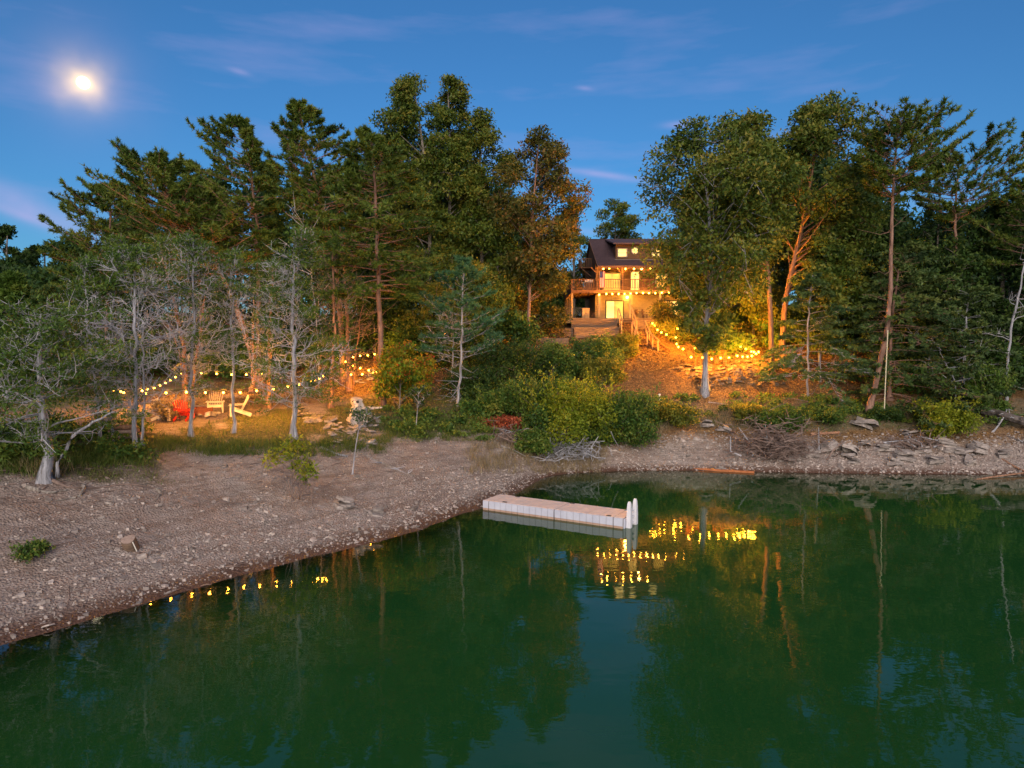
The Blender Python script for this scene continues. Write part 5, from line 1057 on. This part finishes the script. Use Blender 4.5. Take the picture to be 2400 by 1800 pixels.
strand('string lights climbing from the bare grey cedar to the many stemmed cedar', lerp_d([(265, 917), (283, 918), (290, 920), (333, 916), (347, 913), (361, 909), (375, 903), (388, 898), (399, 891), (411, 884), (423, 876)], 35, 43), kind='bulb_lawn', size=.56)
strand('rear string lights from the many stemmed cedar to the leaning pine', lerp_d([(472, 875), (508, 876), (543, 878), (577, 878), (612, 876)], 43, 45), kind='bulb_lawn', size=.56)
strand('upper string lights beside the stone path, level row', lerp_d([(794, 837), (827.5, 837), (844, 834), (862, 833), (878, 830), (909, 825), (924, 821), (938, 815), (958, 808), (988, 795), (1001, 790), (1042, 782), (1060, 776)], 48, 58), kind='bulb_lawn', size=.56)
strand('middle string lights sagging between lit cedar and straight pine', lerp_d([(810, 848), (827, 856.5), (844, 863), (864, 868), (883, 872)], 46.5, 44.5), kind='bulb_lawn', size=.56)
strand('lowest string lights between lit cedar and straight pine', lerp_d([(823, 878), (849, 877), (874, 874)], 43.6, 43.6), kind='bulb_lawn', size=.56)
strand('short string lights hidden in the red and gold leaves left of the brownish oak', lerp_d([(1098, 766), (1112, 760), (1128, 752), (1146, 748)], 59, 60), kind='bulb_lawn', size=.56)
for i, (px, py0, py1, d, lab) in enumerate(((1735, 842, 892, 49.3, 'thin metal pole in front of the stone terrace'), (1790, 836, 885, 50.8, 'thin metal pole at the right corner of the fire pit patio'), (1592, 840, 873, 49.6, 'thin metal pole left of the fire pit patio'), (1529, 764, 785, 60.4, 'metal pole holding lights at the stair foot'), (265, 925, 985, 34.9, 'thin pole holding the left end of the string lights'))):
    p = at(px, py0, d); g = h1(p[0], d); t = thing('light_pole', lab, 'pole', (p[0], d, g), 0, 'poles carrying the string lights')
    MB().tubes(np.array([[0, 0, -.2], [0, 0, p[2] - g + .1]]), np.array([.02, .016]), 6).obj('shaft', M['metal'], t); MB().tubes(np.array([[0, 0, p[2] - g + .1], [-.06, 0, p[2] - g + .2], [-.15, 0, p[2] - g + .16]]), np.array([.014, .014, .012]), 5).obj('hook', M['metal'], t)

# ------------------------------------------------------------------ chairs, fire pits
M['cream'] = pmat('cream_wood', (.50, .43, .30), (.68, .60, .45), 5, .7, (1, 1, .4))
M['redwood'] = pmat('red_wood', (.40, .015, .01), (.55, .03, .018), 4, .55)
M['orangewood'] = pmat('orange_wood', (.28, .085, .03), (.42, .16, .06), 5, .7)
def adirondack(P, rz, label, mat, sc_=1.08):
    t = thing('lounge_chair', label, 'chair', P, rz, 'wooden lounge chairs round the lawn fire pit'); t.scale = (sc_,) * 3; m_ = M[mat]
    for s in (-1, 1):
        MB().box((s * .33 - .03, -.42, 0), (s * .33 + .03, -.30, .52)).obj('front_leg', m_, t)
        MB().bar((s * .27, -.33, .36), (s * .27, .52, .03), .035, .13).obj('back_leg', m_, t)
        v = MB(); v.add([(s * .29, -.47, .525), (s * .43, -.47, .525), (s * .40, .22, .545), (s * .33, .22, .545), (s * .29, -.47, .55), (s * .43, -.47, .55), (s * .40, .22, .57), (s * .33, .22, .57)], [[0, 3, 2, 1], [4, 5, 6, 7], [0, 1, 5, 4], [1, 2, 6, 5], [2, 3, 7, 6], [3, 0, 4, 7]]); v.obj('armrest', m_, t)
    MB().box((-.32, -.40, .27), (.32, -.37, .385)).obj('front_board', m_, t)
    for k in range(5):
        y = -.36 + k * .095; z = .385 - (y + .36) * .36; MB().bar((-.25, y, z), (.25, y, z), .085, .025).obj('seat_slat', m_, t)
    MB().bar((-.36, .20, .50), (.36, .20, .50), .03, .08).obj('back_rail', m_, t)
    for k in range(7):
        f = (k - 3) / 3; a = Vector((f * .20, .07, .24)); b = Vector((f * .31, .40, 1.0 - .13 * f * f)); MB().bar(a, b, .072, .022, (1, 0, 0)).obj('back_slat', m_, t)
    return t
adirondack(hit(506, 967), .35, 'cream wooden lounge chair facing the lake, behind the fire pit', 'cream')
adirondack(hit(562, 975), -1.25, 'cream wooden lounge chair seen from its side, right of the slim trunk', 'cream')
adirondack(hit(430, 986), math.pi + .12, 'red wooden lounge chair seen from behind', 'redwood')
adirondack(hit(388, 985), 1.5, 'cream wooden lounge chair half hidden behind the red one', 'cream')
def fire_pit():
    P = hit(474, 972); t = thing('fire_pit', 'rusty metal fire ring with stones between the lawn chairs', 'fire pit', P); rng = rgn(7)
    m = MB(); th = np.arange(20) * math.pi / 10; v = [(r * math.cos(a), r * math.sin(a), z) for r, z in ((.52, 0), (.52, .38), (.49, .38), (.49, .05)) for a in th]
    m.add(v, [[k * 20 + j, k * 20 + (j + 1) % 20, (k + 1) * 20 + (j + 1) % 20, (k + 1) * 20 + j] for k in range(3) for j in range(20)]); m.obj('ring', pmat('rust', (.10, .03, .02), (.2, .07, .04), 6), t)
    for j in range(15):
        a = j / 15 * 6.28 + rng.normal(0, .06); mm = MB(); pebble(mm, np.zeros((1, 3)), np.array([rng.uniform(.13, .2)]), rng, .6, 7); o = mm.obj('stone', M['stone'], t); o.location = (math.cos(a) * rng.uniform(.7, .85), math.sin(a) * rng.uniform(.7, .85), .05)
fire_pit()
M['terrace'] = pmat('terrace_stone', (.07, .05, .035), (.24, .17, .11), 5, .9, (1, 1, 3), .5, tintable=True)
def terrace():
    rng = rgn(8); P = at(1700, 858, 50.7); P[2] = h1(P[0], P[1]); t = thing('stone_terrace', 'stacked flat stones edging the lit fire pit patio', 'stone wall', P)
    for row in range(6):
        n = 17 - row; d = 50.2 - row * .42
        for k in range(n):
            px = 1588 + row * 9 + (1795 - 1588) * (k + rng.uniform(.2, .8)) / n; p = at(px, 800, d); z = h1(p[0], d); s = rng.uniform(.16, .40); m = MB(); pebble(m, np.zeros((1, 3)), np.array([s]), rng, .3, 8)
            o = m.obj('stone', M['terrace'], t); o.location = (p[0] - P[0], d + rng.normal(0, .1) - P[1], z - P[2] + .06); o.rotation_euler = (rng.normal(0, .08), rng.normal(0, .12), 0)
    for k in range(42):     # paving of the patio
        px = rng.uniform(1600, 1790); d = rng.uniform(50.3, 52.6); p = at(px, 800, d); m = MB(); pebble(m, np.zeros((1, 3)), np.array([rng.uniform(.25, .45)]), rng, .09, 8); o = m.obj('paving_stone', M['terrace'], t); o.location = (p[0] - P[0], d - P[1], h1(p[0], d) - P[2] + .03)
    for px, d, rz, lab in ((1630, 51.2, .7, 'orange wooden chair tilted back, left on the fire pit patio'), (1690, 50.9, math.pi, 'round backed orange chair in the middle of the fire pit patio')):
        p = at(px, 800, d); p[2] = h1(p[0], d) + .04; c = thing('patio_lounge_chair', lab, 'chair', p, rz, 'chairs on the fire pit patio'); mt = M['orangewood']
        for a in (-.3, .3):
            for b in (-.28, .28): MB().box((a - .03, b - .03, 0), (a + .03, b + .03, .40 if b < 0 else .34)).obj('leg', mt, c)
            MB().box((a - .05, -.34, .58), (a + .05, .36, .61)).obj('armrest', mt, c); MB().box((a - .03, -.31, .402), (a + .03, -.25, .578)).obj('arm_post', mt, c)
        for k in range(5): MB().bar((-.28, -.26 + k * .12, .40 - k * .015), (.28, -.26 + k * .12, .40 - k * .015), .10, .025).obj('seat_slat', mt, c)
        for k in range(6): f = (k - 2.5) / 2.5; MB().bar((f * .25, .30, .36), (f * .29, .52, 1.05 - .10 * f * f), .09, .022, (1, 0, 0)).obj('back_slat', mt, c)
    p = at(1722, 800, 51.2); p[2] = h1(p[0], 51.2); f = thing('patio_fire_bowl', 'low fire bowl on the lit patio right of the chairs', 'fire pit', p); m = MB()
    th = np.arange(14) * math.pi / 7; v = [(r * math.cos(a), r * math.sin(a), z) for r, z in ((.2, .1), (.42, .36), (.38, .36), (.1, .16)) for a in th]; m.add(v, [[k * 14 + j, k * 14 + (j + 1) % 14, (k + 1) * 14 + (j + 1) % 14, (k + 1) * 14 + j] for k in range(3) for j in range(14)]); m.obj('bowl', M['metal'], f)
    for k in range(3): a = k * 2.1; MB().bar((.25 * math.cos(a), .25 * math.sin(a), 0), (.2 * math.cos(a), .2 * math.sin(a), .14), .04, .04, (1, 0, 0)).obj('leg', M['metal'], f)
terrace()
def stone_path():
    rng = rgn(9); pts = [(702, 972), (735, 985), (770, 998), (805, 1008), (835, 1004), (862, 992), (880, 985)]; P = hit(770, 1000); t = thing('stone_path', 'path of flat pale stones winding from the lawn to the driftwood stump', 'path', P)
    line = resample(np.array(pts, float), 1.0)
    for k in range(75):
        px, py = line[rng.integers(len(line))] + rng.normal(0, 1, 2) * [9, 8]; p = hit(px, py); m = MB(); pebble(m, np.zeros((1, 3)), np.array([rng.uniform(.14, .36)]), rng, .14, 8); o = m.obj('stone', M['slate'], t); o.location = p - P + [0, 0, .02]; o.rotation_euler = (rng.normal(0, .08) + .12, rng.normal(0, .08), 0)
    for k in range(30):
        px, py = rng.uniform(790, 890), rng.uniform(868, 900); p = hit(px, py); m = MB(); pebble(m, np.zeros((1, 3)), np.array([rng.uniform(.2, .45)]), rng, .14, 8); o = m.obj('stone', M['slate'], t); o.location = p - P + [0, 0, .02]
    for k in range(14):
        px, py = rng.uniform(770, 850), rng.uniform(1018, 1050); p = hit(px, py); m = MB(); pebble(m, np.zeros((1, 3)), np.array([rng.uniform(.14, .3)]), rng, .16, 8); o = m.obj('stone', M['slate'], t); o.location = p - P + [0, 0, .02]
stone_path()
M['bark_dark'] = pmat('dark_wet_bark', (.035, .03, .028), (.14, .12, .11), 6, .8, (1, 1, .3), .5)
def wood_bits():
    rng = rgn(10)
    cut = pmat('cut_wood', (.22, .15, .12), (.36, .27, .22), 9, .8); M['drift'] = pmat('driftwood', (.36, .29, .24), (.62, .52, .44), 5, .85, (1, 1, .3), .4)
    # short log standing tilted on the gravel
    P = hit(309, 1287); t = thing('cut_log', 'short thick cut log standing tilted on the gravel', 'log', P, .5); t.rotation_euler = (.42, -.25, .5)
    k = 14; th = np.arange(k) * 2 * math.pi / k; R = .215 + .02 * np.sin(th * 3) + rng.normal(0, .008, k)
    m = MB(); v = [(r * math.cos(a) * s_, r * math.sin(a) * s_, z) for z, s_ in ((-.06, 1.05), (.2, 1.0), (.40, .97)) for a, r in zip(th, R)]; m.add(v, [[a * k + j, a * k + (j + 1) % k, (a + 1) * k + (j + 1) % k, (a + 1) * k + j] for a in range(2) for j in range(k)]); m.obj('bark', M['timber'], t)
    m = MB(); v = [(r * .97 * math.cos(a), r * .97 * math.sin(a), .402) for a, r in zip(th, R)] + [(0, 0, .41)]; m.add(v, None, [[j, (j + 1) % k, k] for j in range(k)]); m.obj('cut_face', cut, t)
    m = MB().bar((.12, -.185, -.02), (.10, -.185, .38), .03, .03, (0, 1, 0)); m.obj('pale_scar', M['white'], t)
    # driftwood stump
    P = hit(836, 992); t = thing('driftwood_stump', 'pale weathered stump with dark hollows and a long horizontal limb', 'stump', P); s = P[1] / F
    m = MB(); trunk_mesh(m, [(0, 0, -.2), (0, 0, 18 * s), (.03, 0, 40 * s), (0, 0, 58 * s)], .30, .26, rng, 1.5, 11, 12, .03); m.obj('trunk', M['drift'], t)
    m = MB(); trunk_mesh(m, [(0, 0, 30 * s), (25 * s, -.1, 34 * s), (60 * s, .05, 36 * s)], .15, .03, rng, 1.1, 8, 10, .02); m.obj('limb', M['drift'], t)
    for dx_, z, w_ in ((-.12, 52, .10), (.12, 50, .14), (-.02, 46, .10)): m = MB(); pebble(m, np.zeros((1, 3)), np.array([w_]), rng, .2, 7); o = m.obj('hollow', M['metal'], t); o.location = (dx_, -.27, z * s); o.rotation_euler = (math.pi / 2, 0, 0)
    # firewood
    P = hit(290, 1030); t = thing('firewood_pile', 'small pile of split logs on the grass between cedars', 'firewood', P, .35)
    for i, (y, z, l) in enumerate([(-.35, .1, 1.1), (-.1, .11, 1.3), (.15, .1, 1.0), (.4, .12, 1.2), (-.2, .3, 1.1), (.08, .31, 1.25), (.3, .29, .9), (-.05, .49, 1.1)]):
        m = MB().tubes(np.array([[-l / 2, y, z], [l / 2, y + rng.normal(0, .08), z + rng.normal(0, .03)]]), np.array([.115, .10]), 8); m.obj('log', M['bark_red_lit'] if i % 2 else cut, t)
    def log(px_pts, r0, r1, label, mat, name='fallen_log', kinds=0, d=None, lift=.6):
        if d is None: Q = [hit(*p) for p in px_pts]
        else: Q = [at(p[0], p[1], dd) for p, dd in zip(px_pts, d)]
        P = Q[0].copy(); t = thing(name, label, 'log', P); m = MB(); pts = [q - P + [0, 0, r0 * lift] for q in Q]; trunk_mesh(m, pts, r0, r1, rng, 1.05, 8, 16, r0 * .12); m.obj('trunk', M[mat], t)
        if kinds:
            w_ = MB(); L_ = curve(pts, 12); n = kinds; i = rng.integers(2, 11, n); a = L_[i]; e = a + rng.normal(0, .45, (n, 3)) * [1, 1, .4] + [0, 0, .12]; mid = (a + e) / 2 + rng.normal(0, .12, (n, 3)); w_.tubes(np.stack([a, mid, e], 1), np.broadcast_to([.035, .022, .008], (n, 3)), 4, None, False)
            ob = w_.obj('broken_branches', M['twig'], t); ob['kind'] = 'stuff'
    log([(2262, 950), (2310, 962), (2360, 976), (2440, 1000)], .30, .24, 'thick dark fallen trunk sloping out of the picture on the right bank', 'bark_dark', kinds=14, d=(45.5, 44.5, 43.3, 42), lift=0)
    log([(2250, 1008), (2300, 1042), (2350, 1078), (2415, 1112)], .11, .05, 'long reddish fallen pole reaching down into the water at the right', 'bark_red_lit', d=(43.2, 41.6, 40.0, 38.2), lift=0)  # orange light on the pole is put into its bark colour
    log([(2130, 1180), (2200, 1150), (2290, 1124), (2400, 1108)], .06, .04, 'half sunken branch lying in the water at the lower right bank', 'bark_red_lit', d=(35.2, 36.2, 37.2, 38.4), lift=0)
    log([(2305, 1000), (2350, 1022), (2430, 1050)], .16, .12, 'second dark fallen trunk lying lower under the thick one', 'bark_dark', kinds=10, d=(43.6, 42.6, 41), lift=0)
    log([(2320, 1020), (2345, 990), (2360, 960)], .06, .03, 'broken stub leaning against the fallen trunk', 'twig', kinds=8, d=(42.5, 43, 43.6), lift=0)
    log([(752, 1052), (785, 1066), (815, 1074)], .07, .04, 'grey log on the grass left of the pale sapling', 'bark_grey')
    log([(838, 1062), (880, 1080), (925, 1100), (968, 1118)], .05, .02, 'long thin branch lying on the upper gravel', 'bark_oak', kinds=10)
    log([(1660, 945), (1700, 952), (1720, 957)], .03, .02, 'bare stick lying below the large oak', 'twig')
    log([(1900, 1022), (1935, 1018), (1967, 1016)], .09, .08, 'pale log lying on the far bank behind the brush pile', 'bark_red_lit')
    log([(575, 1101), (640, 1104), (760, 1103)], .05, .05, 'x', 'bark_red_lit') if False else None
    B0, B1 = at(1572, 1098, 40.6), at(1768, 1107, 39.1); t = thing('floating_beam', 'long orange brown beam lying at the far water edge', 'beam', B0)
    B0[2] = B1[2] = .05; t.location = B0; MB().bar((0, 0, 0), B1 - B0, .16, .12).obj('beam', M['orangewood'], t)
    # roots and driftwood by the gnarled cedar
    for k, (px_, lab) in enumerate((([(116, 1130), (160, 1150), (230, 1146), (300, 1140), (370, 1152)], 'long grey root running over the gravel from the gnarled cedar'), ([(195, 1140), (198, 1150), (185, 1165), (130, 1180)], 'curved blackened root with pale end below the gnarled cedar'), ([(60, 1152), (110, 1158), (160, 1155)], 'flat root piece at the foot of the gnarled cedar'), ([(370, 1152), (376, 1160), (365, 1178)], 'small dark twig at the end of the long root'))):
        Q = [hit(*p) for p in px_]; P = Q[0]; t = thing('root', lab, 'root', P); m = MB(); pts = [q - P + [0, 0, .03 + (.10 if k == 1 and i == 1 else 0)] for i, q in enumerate(Q)]; trunk_mesh(m, pts, .05, .02, rng, 1.3, 7, 18, .02); m.obj('wood', M['bark_oak'] if k else M['twig_brown'], t)
    # heaps of dead branches
    def brush(b, wpx, hpx, n, label, mat, lmax=1.6):
        P = hit(*b); s = P[1] / F; t = thing('brush_pile', label, 'brush pile', P); W_ = wpx * s / 2; Hh = hpx * s; m = MB(); big = MB()
        c = np.stack([rng.normal(0, W_ * .5, n), rng.normal(0, W_ * .3, n), np.abs(rng.normal(0, .4, n)) * Hh], -1); d = nrm(rng.normal(size=(n, 3)) * [1, .8, .45] + [0, 0, .15]); l = rng.uniform(.25, lmax / 2, n)
        for k in range(n): pass
        A = c - d * l[:, None]; E_ = c + d * l[:, None]; g = H(A[:, 0] + P[0], A[:, 1] + P[1]) - P[2]; A[:, 2] = np.maximum(A[:, 2], g); g = H(E_[:, 0] + P[0], E_[:, 1] + P[1]) - P[2]; E_[:, 2] = np.maximum(E_[:, 2], g)
        mid = (A + E_) / 2 + rng.normal(0, .08, (n, 3)); r = np.exp(rng.normal(math.log(.018), .45, n)); m.tubes(np.stack([A, mid, E_], 1), np.stack([r * 1.3, r, r * .5], 1), 5, rng.random(n), False); m.obj('sticks', M[mat], t)['kind'] = 'stuff'
        for k in range(5): a = rng.uniform(-W_, W_); MB().tubes(np.array([[a, -.2, .1], [a + rng.normal(0, .6), 0, .35], [a + rng.normal(0, .8), .1, Hh * rng.uniform(.5, 1)]]), np.array([.06, .045, .02]), 6).obj('branch', M['twig'], t)
    brush((1820, 1072), 180, 95, 620, 'big tangled heap of dead branches on the far shore', 'twig_brown')
    brush((1310, 1072), 150, 60, 380, 'pale heap of dead wood and roots at the head of the inlet', 'twig')
    brush((2140, 1052), 120, 40, 110, 'sparse dead branches among the rocks on the right bank', 'twig_brown')
    brush((1185, 1032), 110, 30, 120, 'dry branches below the rusty dead branches', 'twig_brown')
    # sticks, bark and wrack lines left on the drained beach
    n = 620; px_ = rng.uniform(0, 1150, n); m = MB(); A = []
    for k in range(n):
        p = hit(px_[k], rng.uniform(1070, 1190) if k % 3 else rng.uniform(1100, 1480)) if px_[k] < 1000 else hit(rng.uniform(1350, 2350), rng.uniform(1010, 1090)); a = rng.normal(0, .5) + .5; l = np.exp(rng.normal(-1.9, .6)); d_ = np.array([math.cos(a), math.sin(a), 0]) * l
        q0, q1 = p - d_, p + d_; q0[2] = h1(q0[0], q0[1]) + .015; q1[2] = h1(q1[0], q1[1]) + .015; A.append([q0, (q0 + q1) / 2 + [rng.normal(0, .03), rng.normal(0, .03), .02], q1])
    r = np.exp(rng.normal(math.log(.011), .4, n)); m.tubes(np.array(A), np.stack([r, r, r * .5], 1), 4, rng.random(n), False); tag(m.obj('driftwood_litter', M['twig_brown']), 'thin sticks and bark bits scattered over the drained beach', kind='stuff')
    # the hanging rope
    P = at(2071, 998, 43.9); Q = at(2074, 818, 43.9); t = thing('rope', 'long pale rope hanging from the leaning pine to just above the bank', 'rope', P); Z = Q[2] - P[2]
    MB().tubes(np.array([[0, 0, .12], [.02, 0, Z * .3], [.05, 0, Z * .7], [.08, 0, Z], [.1, .0, Z + 1.2]]), np.full(5, .035), 6).obj('cord', M['straw_rope'], t); MB().tubes(np.array([[0, 0, .0], [0, 0, .06], [0, 0, .15]]), np.array([.045, .065, .04]), 8).obj('knot', M['straw_rope'], t)
    for px, py, lab in ((1545, 938, 'white crumpled bag on the slope left of the large oak'), (1597, 960, 'small white scrap on the lower slope')):
        P = hit(px, py); m = MB(); pebble(m, np.zeros((1, 3)), np.array([.22 if px < 1570 else .14]), rng, 1.2, 9); o = m.obj('litter_bag', M['white']); o.location = P; tag(o, lab, 'bag', None, 'thing')
M['straw_rope'] = pmat('rope_fibre', (.42, .38, .26), (.6, .55, .4), 30, .9)
wood_bits()

# ------------------------------------------------------------------ floating dock
def dock():
    M['plastic'] = pmat('dock_plastic', (.60, .48, .43), (.70, .59, .54), 2.5, .55, (1, 1, 1), .05)
    M['plastic_shaded'] = pmat('dock_shaded_plastic', (.42, .44, .53), (.52, .54, .63), 2, .5)  # bluish shade of the dock's sides is put into this colour
    M['plastic_stain'] = pmat('stained_plastic', (.34, .22, .16), (.44, .31, .24), 4, .6)
    M['dock_joint'] = pmat('dock_joint', (.16, .14, .14), (.24, .21, .2), 3, .7)
    A = at(1132, 1197, 30.1); B_ = at(1460, 1244, 26.8); ax = Vector((B_[0] - A[0], B_[1] - A[1], 0)); Lg = ax.length; ax.normalize(); rz = math.atan2(ax.y, ax.x); W_ = 1.5
    t = thing('floating_dock', 'pale plastic floating dock moored at the beach edge', 'dock', (A[0], A[1], 0), rz); zt = .40
    n1 = .30; xs = [(0, n1), (n1 + .02, Lg * .535), (Lg * .535 + .03, Lg - .42), (Lg - .40, Lg)]
    side_me = {}
    for si, (a, b) in enumerate(xs):
        f = MB().box((a + .001, -.004, -.12), (b - .001, W_ + .004, zt - .004)).obj('float', M['dock_joint'], t)
        n = max(1, int(round((b - a) / .30))); s_ = (b - a) / n
        for k in range(n):
            x0 = a + k * s_; MB().box((x0 + .009, .03, zt - .055), (x0 + s_ - .009, W_ - .03, zt + .016)).obj('plank', M['plastic'], f)
            for y0, y1 in ((-.012 , .026), (W_ - .026, W_ + .015)):
                MB().box((x0 + .008, y0 - .012, .09), (x0 + s_ - .008, y1 + .012, zt + .004)).obj('side_panel', M['plastic_shaded'], f); MB().box((x0 + .009, y0 - .006, -.1), (x0 + s_ - .009, y1 + .006, .088)).obj('stain_panel', M['plastic_stain'], f)
    for x, y in ((.95, .12), (Lg - .75, .10), (.9, W_ - .15), (Lg * .55, W_ - .1)): MB().box((x, y - .04, zt + .017), (x + .2, y + .06, zt + .04)).obj('cleat', M['metal'], t)
    for k in range(9): MB().box((.7 + k * (Lg - 1.2) / 9, W_ + .017, zt - .12), (.84 + k * (Lg - 1.2) / 9, W_ + .06, zt - .03)).obj('connector', M['metal'], t)
    MB().box((Lg + .003, .05, -.08), (Lg + .05, W_ - .05, zt - .02)).obj('end_panel', M['plastic_shaded'], t)
    # ladder
    ld = MB().box((Lg + .053, .30, .12), (Lg + .10, .95, .20)).obj('ladder', M['plastic_shaded'], t)
    for y in (.28, .94):
        m = MB(); k = 10; v = []
        for z, w2, th in ((-.45, .10, .09), (.3, .10, .09), (.75, .085, .08), (.95, .065, .065), (1.05, .04, .045)): v += [(Lg + .16 - th, y - w2, z), (Lg + .16 + th, y - w2, z), (Lg + .16 + th, y + w2, z), (Lg + .16 - th, y + w2, z)]
        q = [[a * 4 + j, a * 4 + (j + 1) % 4, (a + 1) * 4 + (j + 1) % 4, (a + 1) * 4 + j] for a in range(4) for j in range(4)] + [[3, 2, 1, 0], [16, 17, 18, 19]]; m.add(v, q); m.obj('ladder_post', M['white_plastic'], ld)
    for z in (-.2, .08, .36, .58): MB().box((Lg + .09, .382, z), (Lg + .17, .838, z + .05)).obj('rung', M['white_plastic'], ld)
M['white_plastic'] = pmat('white_plastic', (.60, .60, .66), (.68, .68, .72), 3, .45)
dock()
